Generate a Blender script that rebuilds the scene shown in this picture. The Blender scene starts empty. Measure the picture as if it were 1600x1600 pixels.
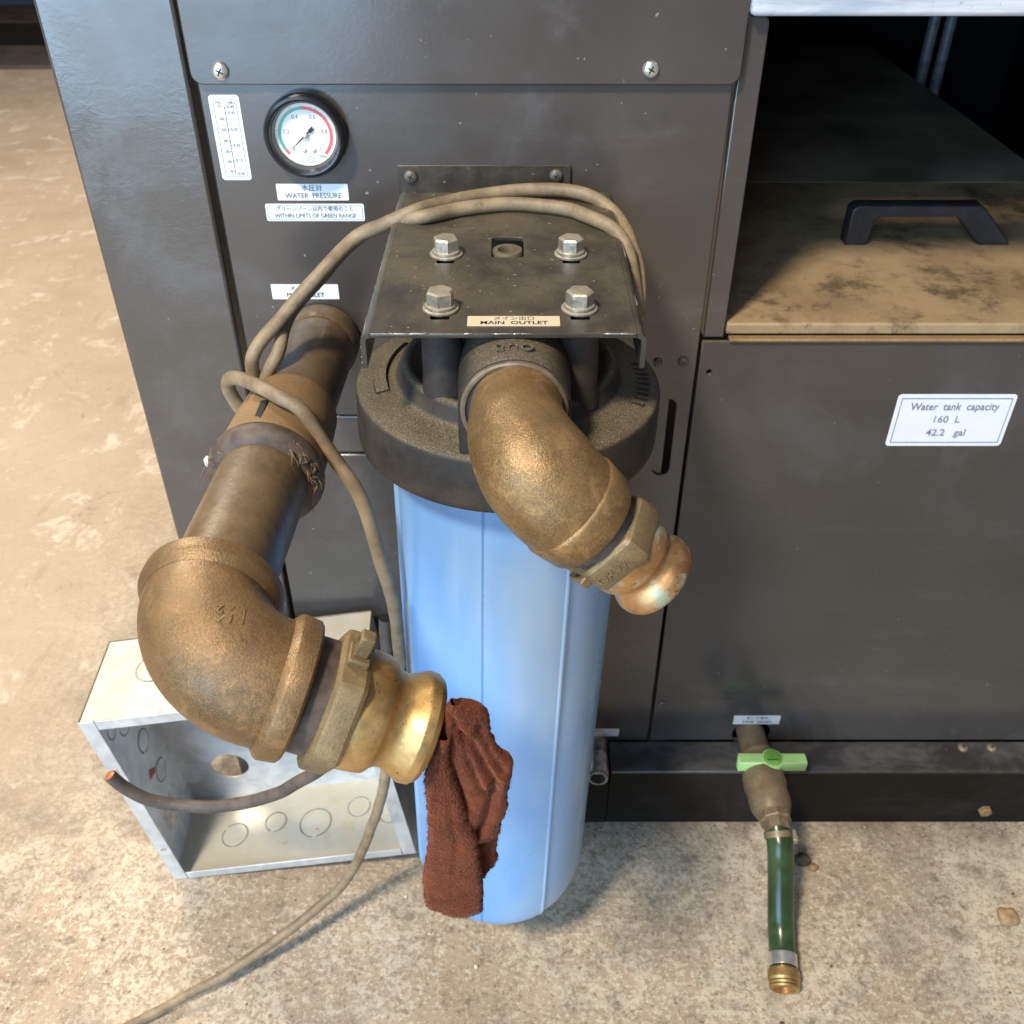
import bpy, bmesh, math, random
from math import sin, cos, pi, radians
from mathutils import Vector, Matrix, noise

random.seed(7)
scene = bpy.context.scene
COL = scene.collection

# ------------------------------------------------------------------ camera, world, lamps, exposure
cam_data = bpy.data.cameras.new("camera")
cam = bpy.data.objects.new("camera", cam_data)
COL.objects.link(cam)
cam.location = (0.0, -0.626, 0.844)
cam.rotation_euler = (radians(90 - 37.2), 0, 0)
cam_data.sensor_width = 36.0
cam_data.lens = 33.75
cam_data.clip_start = 0.01
cam_data.clip_end = 60.0
cam_data.dof.use_dof = True
cam_data.dof.focus_distance = 0.50
cam_data.dof.aperture_fstop = 20.0
scene.camera = cam

world = bpy.data.worlds.new("World")
scene.world = world
world.use_nodes = True
bg = world.node_tree.nodes["Background"]
bg.inputs[0].default_value = (0.80, 0.86, 1.0, 1)
bg.inputs[1].default_value = 0.24

scene.view_settings.view_transform = 'Standard'
scene.view_settings.look = 'None'
scene.view_settings.exposure = 0.0
scene.view_settings.gamma = 1.0


def area(name, loc, target, sx, sy, power, color, shape='RECTANGLE'):
    d = bpy.data.lights.new(name, 'AREA')
    d.shape = shape
    d.size = sx
    if shape in ('RECTANGLE', 'ELLIPSE'):
        d.size_y = sy
    d.energy = power
    d.color = color
    o = bpy.data.objects.new(name, d)
    COL.objects.link(o)
    o.location = loc
    o.rotation_euler = (Vector(target) - Vector(loc)).to_track_quat('-Z', 'Y').to_euler()
    return o


area("ceiling_lamp_front", (-1.05, -1.60, 2.90), (0, -0.1, 0.3), 0.44, 0.44, 128, (1.0, 0.87, 0.69), 'DISK')
area("ceiling_lamp_rear", (-1.60, 1.55, 2.6), (-0.15, -0.1, 0.2), 0.85, 0.85, 98, (1.0, 0.88, 0.71), 'DISK')
area("open_doorway", (-1.75, -2.75, 1.25), (-1.75, 0, 1.25), 2.5, 2.4, 150, (0.45, 0.72, 1.0))

# ------------------------------------------------------------------ material helpers


class NT:
    def __init__(self, name):
        self.m = bpy.data.materials.new(name)
        self.m.use_nodes = True
        self.t = self.m.node_tree
        self.b = self.t.nodes["Principled BSDF"]
        self.coord = self.t.nodes.new("ShaderNodeTexCoord")
        self.vec = self.coord.outputs["Object"]

    def n(self, typ, **kw):
        x = self.t.nodes.new(typ)
        for k, v in kw.items():
            setattr(x, k, v)
        return x

    def link(self, a, b):
        self.t.links.new(a, b)

    def val(self, inp, v):
        if hasattr(v, "is_linked") or isinstance(v, bpy.types.NodeSocket):
            self.link(v, inp)
        else:
            inp.default_value = v

    def noise(self, scale, detail=4, rough=0.55, dist=0.0, stretch=None, out=0):
        x = self.n("ShaderNodeTexNoise")
        x.inputs["Scale"].default_value = scale
        x.inputs["Detail"].default_value = detail
        x.inputs["Roughness"].default_value = rough
        x.inputs["Distortion"].default_value = dist
        v = self.vec
        if stretch:
            mp = self.n("ShaderNodeMapping")
            mp.inputs["Scale"].default_value = stretch
            self.link(v, mp.inputs[0])
            v = mp.outputs[0]
        self.link(v, x.inputs["Vector"])
        return x.outputs[out]

    def voro(self, scale, feature='F1'):
        x = self.n("ShaderNodeTexVoronoi")
        x.feature = feature
        x.inputs["Scale"].default_value = scale
        self.link(self.vec, x.inputs["Vector"])
        return x.outputs["Distance"]

    def ramp(self, src, a, b, lo=0.0, hi=1.0):
        x = self.n("ShaderNodeMapRange")
        x.interpolation_type = 'SMOOTHSTEP'
        x.inputs["From Min"].default_value = a
        x.inputs["From Max"].default_value = b
        x.inputs["To Min"].default_value = lo
        x.inputs["To Max"].default_value = hi
        self.link(src, x.inputs["Value"])
        return x.outputs[0]

    def math(self, op, a, b=0.0):
        x = self.n("ShaderNodeMath", operation=op)
        self.val(x.inputs[0], a)
        self.val(x.inputs[1], b)
        return x.outputs[0]

    def mix(self, f, a, b):
        x = self.n("ShaderNodeMix", data_type='RGBA')
        self.val(x.inputs[0], f)
        for i, c in ((6, a), (7, b)):
            if isinstance(c, tuple):
                x.inputs[i].default_value = (c[0], c[1], c[2], 1)
            else:
                self.link(c, x.inputs[i])
        return x.outputs[2]

    def up(self, a=0.25, b=0.95):
        g = self.n("ShaderNodeNewGeometry")
        s = self.n("ShaderNodeSeparateXYZ")
        self.link(g.outputs["Normal"], s.inputs[0])
        return self.ramp(s.outputs[2], a, b)

    def bump(self, h, strength=0.3, dist=0.001, prev=None):
        x = self.n("ShaderNodeBump")
        x.inputs["Strength"].default_value = strength
        x.inputs["Distance"].default_value = dist
        self.link(h, x.inputs["Height"])
        if prev is not None:
            self.link(prev, x.inputs["Normal"])
        return x.outputs[0]

    def done(self, color=None, rough=None, metal=None, normal=None, spec=None, coat=None):
        if color is not None:
            if isinstance(color, tuple):
                self.b.inputs["Base Color"].default_value = (*color, 1)
            else:
                self.link(color, self.b.inputs["Base Color"])
        if rough is not None:
            self.val(self.b.inputs["Roughness"], rough)
        if metal is not None:
            self.val(self.b.inputs["Metallic"], metal)
        if spec is not None:
            self.b.inputs["Specular IOR Level"].default_value = spec
        if normal is not None:
            self.link(normal, self.b.inputs["Normal"])
        if coat is not None:
            self.b.inputs["Coat Weight"].default_value = coat
        return self.m


def plain(name, color, rough=0.5, metal=0.0, var=0.25, scale=60):
    t = NT(name)
    f = t.ramp(t.noise(scale, 5), 0.3, 0.7)
    dark = tuple(c * (1 - var) for c in color)
    lite = tuple(min(1, c * (1 + var)) for c in color)
    return t.done(t.mix(f, dark, lite), rough, metal)


def make_paint(name, base, dust=0.5, rough=0.20, peel=0.02, topdust=0.75, spec=0.6, wrinkle=0.0, topcol=(0.23, 0.175, 0.11)):
    t = NT(name)
    big = t.ramp(t.noise(5, 6, 0.62), 0.32, 0.7)
    c = t.mix(big, tuple(v * 0.84 for v in base), tuple(v * 1.14 for v in base))
    haze = t.ramp(t.noise(6, 6, 0.66, 0.5), 0.50, 0.72)
    c = t.mix(t.math('MULTIPLY', haze, 0.22 * dust), c, (0.20, 0.195, 0.20))
    wipe = t.ramp(t.noise(16, 6, 0.7, 0.3, (0.22, 1, 1)), 0.54, 0.76)
    c = t.mix(t.math('MULTIPLY', wipe, 0.22 * dust), c, (0.22, 0.205, 0.195))
    smut = t.ramp(t.noise(19, 6, 0.7, 0.4), 0.60, 0.74)
    c = t.mix(t.math('MULTIPLY', smut, 0.35), c, tuple(v * 0.55 for v in base))
    speck = t.ramp(t.noise(210, 2, 0.5), 0.745, 0.775)
    c = t.mix(t.math('MULTIPLY', speck, 0.55 * dust), c, (0.42, 0.39, 0.36))
    nick = t.ramp(t.noise(75, 3, 0.6, 0.6, (1.0, 1.0, 0.45)), 0.765, 0.785)
    c = t.mix(t.math('MULTIPLY', nick, 0.6 * dust), c, (0.46, 0.42, 0.38))
    patch = t.ramp(t.noise(34, 7, 0.7, 0.4, (0.5, 1, 1)), 0.38, 0.66)
    c = t.mix(t.math('MULTIPLY', t.math('MULTIPLY', t.up(0.35, 0.9), topdust), t.math('ADD', t.math('MULTIPLY', patch, 0.75), 0.25)), c, topcol)
    r = t.math('ADD', t.math('ADD', t.ramp(t.noise(9, 5), 0.3, 0.7, 0.0, 0.12), rough), t.math('MULTIPLY', haze, 0.18))
    nb = t.bump(t.noise(330, 2, 0.5, 0.6), peel, 0.002)
    if wrinkle:
        wm = t.ramp(t.noise(7, 4, 0.6), 0.42, 0.62)
        nb = t.bump(t.math('MULTIPLY', t.noise(120, 3, 0.55, 1.0, (1, 1, 1.5)), wm), wrinkle, 0.004, nb)
    nb = t.bump(t.noise(2.6, 2), 0.04, 0.02, nb)
    return t.done(c, r, 0.0, nb, spec)


PAINT = make_paint("brown_grey_enamel", (0.062, 0.053, 0.049), 0.9, 0.15, 0.018, spec=0.8)
PAINT_POST = make_paint("wrinkled_brown_grey_enamel", (0.062, 0.054, 0.050), 0.8, 0.13, 0.018, spec=1.0, wrinkle=0.055)
PAINT_LOW = make_paint("brown_grey_enamel_dull", (0.052, 0.046, 0.043), 0.6, 0.16, 0.015)
SKID = make_paint("black_brown_skid_paint", (0.013, 0.010, 0.0075), 0.25, 0.5, 0.03, 0.3, 0.06)
VOID = plain("dark_interior_steel", (0.012, 0.013, 0.018), 0.7)


def make_bracket():
    t = NT("dusty_black_bracket_steel")
    d = t.ramp(t.noise(17, 8, 0.70, 0.4), 0.34, 0.70, 0.12, 0.95)
    d = t.math('MULTIPLY', d, t.up(0.3, 0.95))
    fine = t.ramp(t.noise(800, 3), 0.3, 0.75)
    dust = t.mix(fine, (0.095, 0.078, 0.046), (0.155, 0.128, 0.080))
    base = t.mix(t.ramp(t.noise(30, 7, 0.7), 0.35, 0.7), (0.030, 0.026, 0.022), (0.070, 0.060, 0.048))
    c = t.mix(d, base, dust)
    smear = t.ramp(t.noise(26, 6, 0.7, 0.5, (1, 0.25, 1)), 0.56, 0.72)
    c = t.mix(t.math('MULTIPLY', smear, 0.5), c, (0.034, 0.029, 0.024))
    chip = t.ramp(t.noise(330, 1), 0.745, 0.775)
    c = t.mix(t.math('MULTIPLY', chip, 0.7), c, (0.46, 0.40, 0.32))
    nb = t.bump(t.noise(500, 3), 0.08, 0.001)
    return t.done(c, t.math('ADD', t.math('MULTIPLY', d, 0.26), 0.26), 0.0, nb, 0.6)


BRACKET = make_bracket()


def make_head():
    t = NT("dusty_black_moulded_plastic")
    d = t.math('MULTIPLY', t.ramp(t.noise(30, 6, 0.65), 0.2, 0.75, 0.45, 1.0), t.up(0.45, 0.93))
    fine = t.ramp(t.noise(1300, 2), 0.35, 0.68)
    dust = t.mix(fine, (0.062, 0.051, 0.034), (0.215, 0.175, 0.110))
    side = t.mix(t.ramp(t.noise(22, 6, 0.7), 0.35, 0.7), (0.020, 0.018, 0.017), (0.060, 0.046, 0.034))
    c = t.mix(d, side, dust)
    scr = t.ramp(t.noise(120, 3, 0.5, 0.3, (1, 1, 0.06)), 0.7, 0.74)
    c = t.mix(t.math('MULTIPLY', scr, 0.3), c, (0.22, 0.20, 0.18))
    nb = t.bump(t.noise(1100, 2), 0.35, 0.0008)
    return t.done(c, 0.62, 0.0, nb, 0.35)


HEAD = make_head()


def make_blue():
    t = NT("sky_blue_sump_plastic")
    st = t.ramp(t.noise(9, 4, 0.55, 0.0, (1, 1, 0.25)), 0.3, 0.72)
    c = t.mix(st, (0.115, 0.305, 0.66), (0.205, 0.420, 0.74))
    haze = t.ramp(t.noise(5, 4, 0.6, 0.2, (1, 1, 0.4)), 0.42, 0.7)
    c = t.mix(t.math('MULTIPLY', haze, 0.68), c, (0.49, 0.61, 0.70))
    grime = t.ramp(t.noise(30, 6, 0.7, 0.3, (1, 1, 0.12)), 0.58, 0.8)
    c = t.mix(t.math('MULTIPLY', grime, 0.4), c, (0.33, 0.38, 0.42))
    smear = t.ramp(t.noise(48, 5, 0.65, 0.6, (1, 1, 0.6)), 0.66, 0.74)
    c = t.mix(t.math('MULTIPLY', smear, 0.30), c, (0.14, 0.14, 0.15))
    nb = t.bump(t.noise(6, 2, 0.5, 0, (1, 1, 0.3)), 0.12, 0.004)
    nb = t.bump(t.noise(700, 2), 0.05, 0.0006, nb)
    m = t.done(c, t.ramp(t.noise(11, 5), 0.3, 0.7, 0.22, 0.42), 0.0, nb, 0.6)
    t.b.inputs["Subsurface Weight"].default_value = 0.0
    return m


BLUE = make_blue()


def make_bronze(name, dark, mid, lite, metal, rough, grain=0.3, dustc=(0.20, 0.145, 0.075), dustk=0.35, gs=1050):
    t = NT(name)
    a = t.ramp(t.noise(24, 8, 0.68, 0.3), 0.34, 0.66)
    b = t.ramp(t.noise(60, 7, 0.72, 0.4), 0.50, 0.68)
    g = t.ramp(t.noise(gs, 2, 0.6), 0.36, 0.70)
    g2 = t.ramp(t.noise(gs * 0.55, 4, 0.7), 0.50, 0.64)
    c = t.mix(a, dark, mid)
    c = t.mix(t.math('MULTIPLY', b, 0.65), c, lite)
    gm = t.ramp(t.noise(32, 6, 0.65), 0.30, 0.66, 0.12, 0.52)
    c = t.mix(t.math('MULTIPLY', g, gm), c, lite)
    c = t.mix(t.math('MULTIPLY', g2, 0.32), c, tuple(v * 0.6 for v in dark))
    grime = t.ramp(t.noise(13, 7, 0.7, 0.6), 0.54, 0.70)
    c = t.mix(t.math('MULTIPLY', grime, 0.55), c, tuple(v * 0.75 for v in dark))
    d = t.math('MULTIPLY', t.math('MULTIPLY', t.up(0.1, 0.9), dustk), t.ramp(t.noise(38, 6, 0.65), 0.28, 0.68, 0.3, 1.0))
    c = t.mix(d, c, dustc)
    scr = t.ramp(t.noise(55, 2, 0.5, 0.2, (1, 0.12, 1)), 0.735, 0.755)
    c = t.mix(t.math('MULTIPLY', scr, 0.45), c, tuple(min(1, v * 1.7) for v in lite))
    m = t.math('SUBTRACT', metal, t.math('MULTIPLY', d, 0.7))
    r = t.math('ADD', rough, t.ramp(t.noise(50, 5), 0.3, 0.7, -0.09, 0.12))
    nb = t.bump(t.noise(gs, 3, 0.6), grain, 0.0007)
    nb = t.bump(t.noise(150, 4, 0.6), 0.10, 0.002, nb)
    return t.done(c, r, m, nb, 0.5)


BRONZE_OLD = make_bronze("dull_cast_bronze", (0.095, 0.055, 0.024), (0.19, 0.112, 0.048), (0.34, 0.190, 0.078), 0.5, 0.46, 0.42)
BRONZE = make_bronze("warm_cast_bronze", (0.150, 0.090, 0.036), (0.29, 0.175, 0.068), (0.50, 0.285, 0.115), 0.55, 0.42, 0.42)
HEXB = make_bronze("sandy_cast_brass", (0.13, 0.092, 0.044), (0.22, 0.155, 0.075), (0.32, 0.225, 0.11), 0.45, 0.52)
IRON = make_bronze("dusty_brown_iron", (0.050, 0.035, 0.022), (0.105, 0.072, 0.042), (0.14, 0.098, 0.056), 0.15, 0.34, 0.08,
                   (0.19, 0.132, 0.070), 0.55, 300)
RUSTY = make_bronze("rusty_tan_sleeve", (0.17, 0.100, 0.045), (0.28, 0.170, 0.075), (0.33, 0.20, 0.088), 0.1, 0.6, 0.3,
                    (0.27, 0.175, 0.085), 0.6, 700)


def make_brass(name, verdigris):
    t = NT(name)
    a = t.ramp(t.noise(40, 5, 0.6, 0.4), 0.3, 0.7)
    c = t.mix(a, ((0.40, 0.205, 0.085) if verdigris else (0.36, 0.215, 0.080)), ((0.66, 0.40, 0.19) if verdigris else (0.60, 0.40, 0.17)))
    pit = t.ramp(t.noise(480, 2), 0.66, 0.72)
    c = t.mix(t.math('MULTIPLY', pit, 0.7), c, (0.13, 0.07, 0.028))
    st = t.ramp(t.noise(90, 5, 0.7, 0.8), 0.58, 0.7)
    c = t.mix(t.math('MULTIPLY', st, 0.6), c, (0.25, 0.14, 0.055))
    met = 0.85
    if verdigris:
        v = t.math('MULTIPLY', t.ramp(t.noise(55, 5, 0.7, 0.5), 0.50, 0.60), 0.72)
        c = t.mix(v, c, (0.27, 0.38, 0.31))
        met = t.math('SUBTRACT', 0.92, t.math('MULTIPLY', v, 0.7))
    r = t.ramp(t.noise(70, 5), 0.3, 0.7, 0.34, 0.56)
    nb = t.bump(t.noise(800, 2), 0.12, 0.0006)
    nb = t.bump(t.noise(120, 4, 0.6), 0.12, 0.002, nb)
    return t.done(c, r, met, nb)


BRASS = make_brass("worn_polished_brass", False)
BRASS_V = make_brass("worn_brass_with_verdigris", True)


def make_cable(name, a, b, cc):
    t = NT(name)
    f = t.ramp(t.noise(55, 5, 0.65), 0.3, 0.7)
    c = t.mix(f, a, b)
    s = t.ramp(t.noise(170, 4, 0.7), 0.6, 0.72)
    c = t.mix(t.math('MULTIPLY', s, 0.6), c, cc)
    return t.done(c, 0.55, 0.0, t.bump(t.noise(420, 3), 0.15, 0.0008), 0.4)


CABLE = make_cable("grimy_grey_rubber", (0.17, 0.125, 0.078), (0.31, 0.235, 0.145), (0.13, 0.088, 0.05))
CABLE_D = make_cable("grimy_dark_rubber", (0.055, 0.045, 0.042), (0.115, 0.088, 0.070), (0.16, 0.115, 0.07))
COPPER = plain("cut_copper_strand", (0.55, 0.20, 0.085), 0.45, 0.5, 0.4, 900)


def make_galv(name, base, rough, mott):
    t = NT(name)
    v = t.ramp(t.noise(42, 5, 0.6, 0.7), 0.35, 0.68)
    c = t.mix(v, tuple(x * (1 - mott) for x in base), tuple(min(1, x * (1 + mott)) for x in base))
    dusty = t.math('MULTIPLY', t.up(0.6, 0.97), t.ramp(t.noise(14, 5, 0.6), 0.25, 0.7, 0.62, 0.95))
    c = t.mix(dusty, c, (0.46, 0.405, 0.295))
    stain = t.ramp(t.noise(26, 6, 0.7, 0.5), 0.54, 0.70)
    c = t.mix(t.math('MULTIPLY', t.math('MULTIPLY', stain, t.up(0.5, 0.95)), 0.75), c, (0.43, 0.36, 0.23))
    spots = t.ramp(t.noise(75, 4, 0.6, 0.4), 0.66, 0.72)
    c = t.mix(t.math('MULTIPLY', t.math('MULTIPLY', spots, t.up(0.5, 0.95)), 0.6), c, (0.16, 0.12, 0.085))
    r = t.ramp(t.noise(20, 4), 0.3, 0.7, rough - 0.06, rough + 0.1)
    return t.done(c, r, t.math('SUBTRACT', 0.42, t.math('MULTIPLY', dusty, 0.40)), t.bump(t.noise(300, 2), 0.05, 0.0006))


GALV = make_galv("galvanised_sheet_steel", (0.60, 0.63, 0.66), 0.40, 0.14)
def make_bar():
    t = NT("galvanised_bar")
    v = t.ramp(t.noise(60, 6, 0.7, 0.3, (0.10, 1, 1)), 0.36, 0.66)
    c = t.mix(v, (0.40, 0.46, 0.56), (0.74, 0.77, 0.82))
    sp = t.ramp(t.noise(130, 5, 0.7, 0.3), 0.62, 0.70)
    c = t.mix(t.math('MULTIPLY', sp, 0.5), c, (0.25, 0.28, 0.33))
    return t.done(c, 0.42, 0.3, t.bump(t.noise(90, 4, 0.6, 0, (0.15, 1, 1)), 0.2, 0.002))


GALV_BAR = make_bar()
PRESSED = plain("grey_pressed_groove", (0.25, 0.235, 0.205), 0.55, 0.2, 0.3, 90)
GROOVE = plain("dark_press_groove", (0.13, 0.115, 0.095), 0.6)
ZINC = make_bronze("dusty_zinc_bolt", (0.34, 0.30, 0.23), (0.50, 0.46, 0.38), (0.70, 0.66, 0.58), 0.75, 0.36, 0.08,
                   (0.42, 0.33, 0.21), 0.6, 500)
STEEL = plain("bright_steel_screw", (0.70, 0.68, 0.62), 0.3, 0.85, 0.15, 200)
DULL_SCREW = plain("grimy_screw", (0.13, 0.11, 0.085), 0.5, 0.4, 0.3, 200)
BLACK = plain("black_gloss_bezel", (0.012, 0.012, 0.015), 0.22, 0.0, 0.2)
BLACKP = plain("black_handle_plastic", (0.028, 0.027, 0.030), 0.48, 0.0, 0.25, 90)


def make_label(name, base, wear):
    t = NT(name)
    f = t.ramp(t.noise(70, 5, 0.6), 0.3, 0.75)
    c = t.mix(f, tuple(v * 0.93 for v in base), base)
    w = t.ramp(t.noise(130, 4, 0.7, 0.5), 0.70, 0.74)
    c = t.mix(t.math('MULTIPLY', w, wear), c, (0.42, 0.30, 0.19))
    return t.done(c, 0.35, 0.0)


LABEL = make_label("white_sticker", (0.80, 0.82, 0.82), 0.25)
LABEL_W = make_label("worn_white_sticker", (0.74, 0.76, 0.82), 0.55)
LABEL_C = make_label("yellowed_sticker", (0.70, 0.60, 0.42), 0.2)
LABEL_G = make_label("grubby_sticker", (0.60, 0.58, 0.58), 0.5)
INK = plain("black_print", (0.025, 0.025, 0.03), 0.5)
INK_GREY = plain("faded_grey_print", (0.22, 0.23, 0.26), 0.5)
INK_BLUE = plain("grey_blue_print", (0.13, 0.16, 0.20), 0.5)
DIAL = plain("dial_white", (0.78, 0.76, 0.72), 0.4, 0, 0.04)
ARC_G = plain("dial_green", (0.03, 0.36, 0.27), 0.45, 0, 0.1)
ARC_R = plain("dial_red", (0.72, 0.08, 0.10), 0.45, 0, 0.1)
NEEDLE = plain("needle_green_grey", (0.035, 0.06, 0.055), 0.4)


def make_glass():
    m = bpy.data.materials.new("thin_gauge_glass")
    m.use_nodes = True
    t = m.node_tree
    for n in list(t.nodes):
        t.nodes.remove(n)
    o = t.nodes.new("ShaderNodeOutputMaterial")
    mx = t.nodes.new("ShaderNodeMixShader")
    tr = t.nodes.new("ShaderNodeBsdfTransparent")
    gl = t.nodes.new("ShaderNodeBsdfGlossy")
    gl.inputs["Roughness"].default_value = 0.05
    mx.inputs[0].default_value = 0.05
    t.links.new(tr.outputs[0], mx.inputs[1])
    t.links.new(gl.outputs[0], mx.inputs[2])
    t.links.new(mx.outputs[0], o.inputs[0])
    return m


GLASS = make_glass()


def make_rag():
    t = NT("rust_brown_terry_cloth")
    f = t.ramp(t.noise(60, 5, 0.6), 0.3, 0.7)
    c = t.mix(f, (0.070, 0.018, 0.010), (0.120, 0.031, 0.016))
    loops = t.noise(850, 2, 0.6, 0.5)
    c = t.mix(t.math('MULTIPLY', t.ramp(loops, 0.5, 0.75), 0.5), c, (0.24, 0.080, 0.045))
    nb = t.bump(loops, 0.5, 0.0010)
    m = t.done(c, 0.95, 0.0, nb, 0.1)
    t.b.inputs["Sheen Weight"].default_value = 0.35
    t.b.inputs["Sheen Tint"].default_value = (0.7, 0.35, 0.22, 1)
    return m


RAG = make_rag()
GREENH = plain("light_green_handle_plastic", (0.37, 0.60, 0.22), 0.42, 0, 0.08, 50)
HOSE = NT("translucent_green_hose")
_f = HOSE.ramp(HOSE.noise(45, 4, 0.5, 0.2, (1, 1, 0.2)), 0.35, 0.7)
HOSE = HOSE.done(HOSE.mix(_f, (0.016, 0.034, 0.012), (0.040, 0.075, 0.027)), 0.24, 0.0)
VALVE = make_bronze("tarnished_valve_brass", (0.15, 0.105, 0.065), (0.25, 0.185, 0.120), (0.34, 0.25, 0.15), 0.35, 0.45, 0.15)


def make_tanklid():
    t = NT("dust_caked_tank_lid")
    a = t.ramp(t.noise(9, 8, 0.72), 0.40, 0.64)
    b = t.ramp(t.noise(38, 8, 0.75), 0.48, 0.70)
    fine = t.noise(600, 2)
    c = t.mix(a, (0.36, 0.262, 0.150), (0.25, 0.175, 0.098))
    c = t.mix(t.math('MULTIPLY', b, 0.7), c, (0.17, 0.115, 0.065))
    dk = t.ramp(t.noise(9.5, 9, 0.76), 0.52, 0.66)
    c = t.mix(t.math('MULTIPLY', dk, 0.8), c, (0.075, 0.056, 0.040))
    spot = t.ramp(t.noise(85, 5, 0.7), 0.62, 0.70)
    c = t.mix(t.math('MULTIPLY', spot, 0.55), c, (0.09, 0.065, 0.045))
    return t.done(c, 0.6, 0.0, t.bump(fine, 0.15, 0.001), 0.3)


TANKLID = make_tanklid()
REARLID = plain("grey_brown_rear_lid", (0.25, 0.195, 0.145), 0.6, 0, 0.45, 9)


def make_concrete():
    t = NT("pitted_tan_concrete")
    broad = t.ramp(t.noise(2.6, 4, 0.6), 0.3, 0.72)
    c = t.mix(broad, (0.395, 0.300, 0.208), (0.465, 0.370, 0.268))
    sep = t.n("ShaderNodeSeparateXYZ")
    t.link(t.vec, sep.inputs[0])
    # worn and pitted round the machine, smoother and paler trodden screed out to the left
    near = t.math('MAXIMUM', t.ramp(sep.outputs[0], -0.62, -0.30, 0.10, 1.0), t.ramp(sep.outputs[1], 0.12, -0.16, 0.0, 1.0))
    cover = t.ramp(t.noise(6.0, 6, 0.65), 0.30, 0.64, -0.075, 0.055)
    b1 = t.math('ADD', t.noise(85, 9, 0.78), cover)
    b2 = t.math('ADD', t.noise(240, 6, 0.70), t.math('MULTIPLY', cover, 0.8))
    pale = t.math('MAXIMUM', t.math('MULTIPLY', t.ramp(b1, 0.500, 0.560), 0.85), t.ramp(b2, 0.525, 0.585))
    c = t.mix(t.math('MULTIPLY', pale, t.math('MULTIPLY', near, 0.88)), c, (0.70, 0.62, 0.49))
    p1 = t.ramp(t.noise(48, 10, 0.75), 0.555, 0.64)
    p2 = t.ramp(t.noise(210, 7, 0.72), 0.55, 0.62)
    pits = t.math('MAXIMUM', t.math('MULTIPLY', p1, 0.7), t.math('MULTIPLY', p2, 0.85))
    c = t.mix(t.math('MULTIPLY', pits, t.math('MULTIPLY', near, 0.80)), c, (0.145, 0.104, 0.070))
    grey = t.ramp(t.noise(7, 9, 0.70), 0.46, 0.66)
    c = t.mix(t.math('MULTIPLY', grey, t.math('MULTIPLY', near, 0.38)), c, (0.205, 0.175, 0.145))
    tone = t.ramp(t.noise(24, 13, 0.84), 0.44, 0.60)
    c = t.mix(t.math('MULTIPLY', tone, t.math('MULTIPLY', near, 0.42)), c, (0.150, 0.115, 0.084))
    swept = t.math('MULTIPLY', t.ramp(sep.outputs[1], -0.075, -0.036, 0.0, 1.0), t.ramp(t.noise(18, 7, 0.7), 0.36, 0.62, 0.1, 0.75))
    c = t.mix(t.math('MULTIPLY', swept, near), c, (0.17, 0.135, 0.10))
    crack = t.ramp(t.math('ABSOLUTE', t.math('SUBTRACT', t.noise(8.5, 5, 0.6, 0.8), 0.5)), 0.0, 0.0055, 1.0, 0.0)
    crack = t.math('MULTIPLY', crack, t.ramp(t.noise(7, 2), 0.56, 0.66))
    c = t.mix(t.math('MULTIPLY', crack, 0.7), c, (0.11, 0.085, 0.062))
    scuff = t.ramp(t.noise(10, 11, 0.78, 0.5), 0.53, 0.63)
    c = t.mix(t.math('MULTIPLY', scuff, t.math('SUBTRACT', 0.75, t.math('MULTIPLY', near, 0.5))), c, (0.66, 0.575, 0.47))
    tread = t.ramp(t.noise(26, 9, 0.7, 0.3, (1.0, 0.35, 1.0)), 0.57, 0.68)
    c = t.mix(t.math('MULTIPLY', tread, 0.28), c, (0.22, 0.165, 0.12))
    rust = t.ramp(t.noise(9, 8, 0.68, 0.4), 0.64, 0.74)
    c = t.mix(t.math('MULTIPLY', rust, 0.6), c, (0.27, 0.14, 0.06))
    r = t.ramp(t.noise(12, 4), 0.3, 0.7, 0.5, 0.8)
    nb = t.bump(b2, 0.45, 0.002)
    nb = t.bump(b1, 0.35, 0.003, nb)
    return t.done(c, r, 0.0, nb, 0.35)


CONCRETE = make_concrete()
WALLP = plain("dark_blue_wall_sheet", (0.015, 0.022, 0.05), 0.6, 0, 0.3, 3)
PEBBLE = plain("tan_pebble", (0.34, 0.22, 0.11), 0.7, 0, 0.3, 120)
CHIP = plain("pale_chip", (0.62, 0.56, 0.47), 0.7, 0, 0.2, 200)
SILT = plain("white_paint_fleck", (0.72, 0.68, 0.62), 0.7, 0, 0.1)
STRAW = plain("dry_fibre_tape", (0.25, 0.165, 0.09), 0.8, 0, 0.35, 300)
SEALANT = plain("dark_thread_sealant", (0.075, 0.052, 0.040), 0.6, 0, 0.35, 150)

# ------------------------------------------------------------------ object helpers


def tag(o, label=None, cat=None, group=None, kind=None):
    if label:
        o["label"] = label
    if cat:
        o["category"] = cat
    if group:
        o["group"] = group
    if kind:
        o["kind"] = kind
    return o


def thing(name, label, cat, loc=(0, 0, 0), group=None):
    o = bpy.data.objects.new(name, None)
    o.empty_display_size = 0.02
    COL.objects.link(o)
    o.location = loc
    tag(o, label, cat, group)
    return o


def place(o, parent):
    COL.objects.link(o)
    if parent is not None:
        o.parent = parent
        m = Matrix.Identity(4)
        p = parent
        chain = []
        while p is not None:
            chain.append(p)
            p = p.parent
        for q in reversed(chain):
            m = m @ q.matrix_parent_inverse @ Matrix.LocRotScale(q.location, q.rotation_euler, q.scale)
        o.matrix_parent_inverse = m.inverted()
    return o


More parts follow.
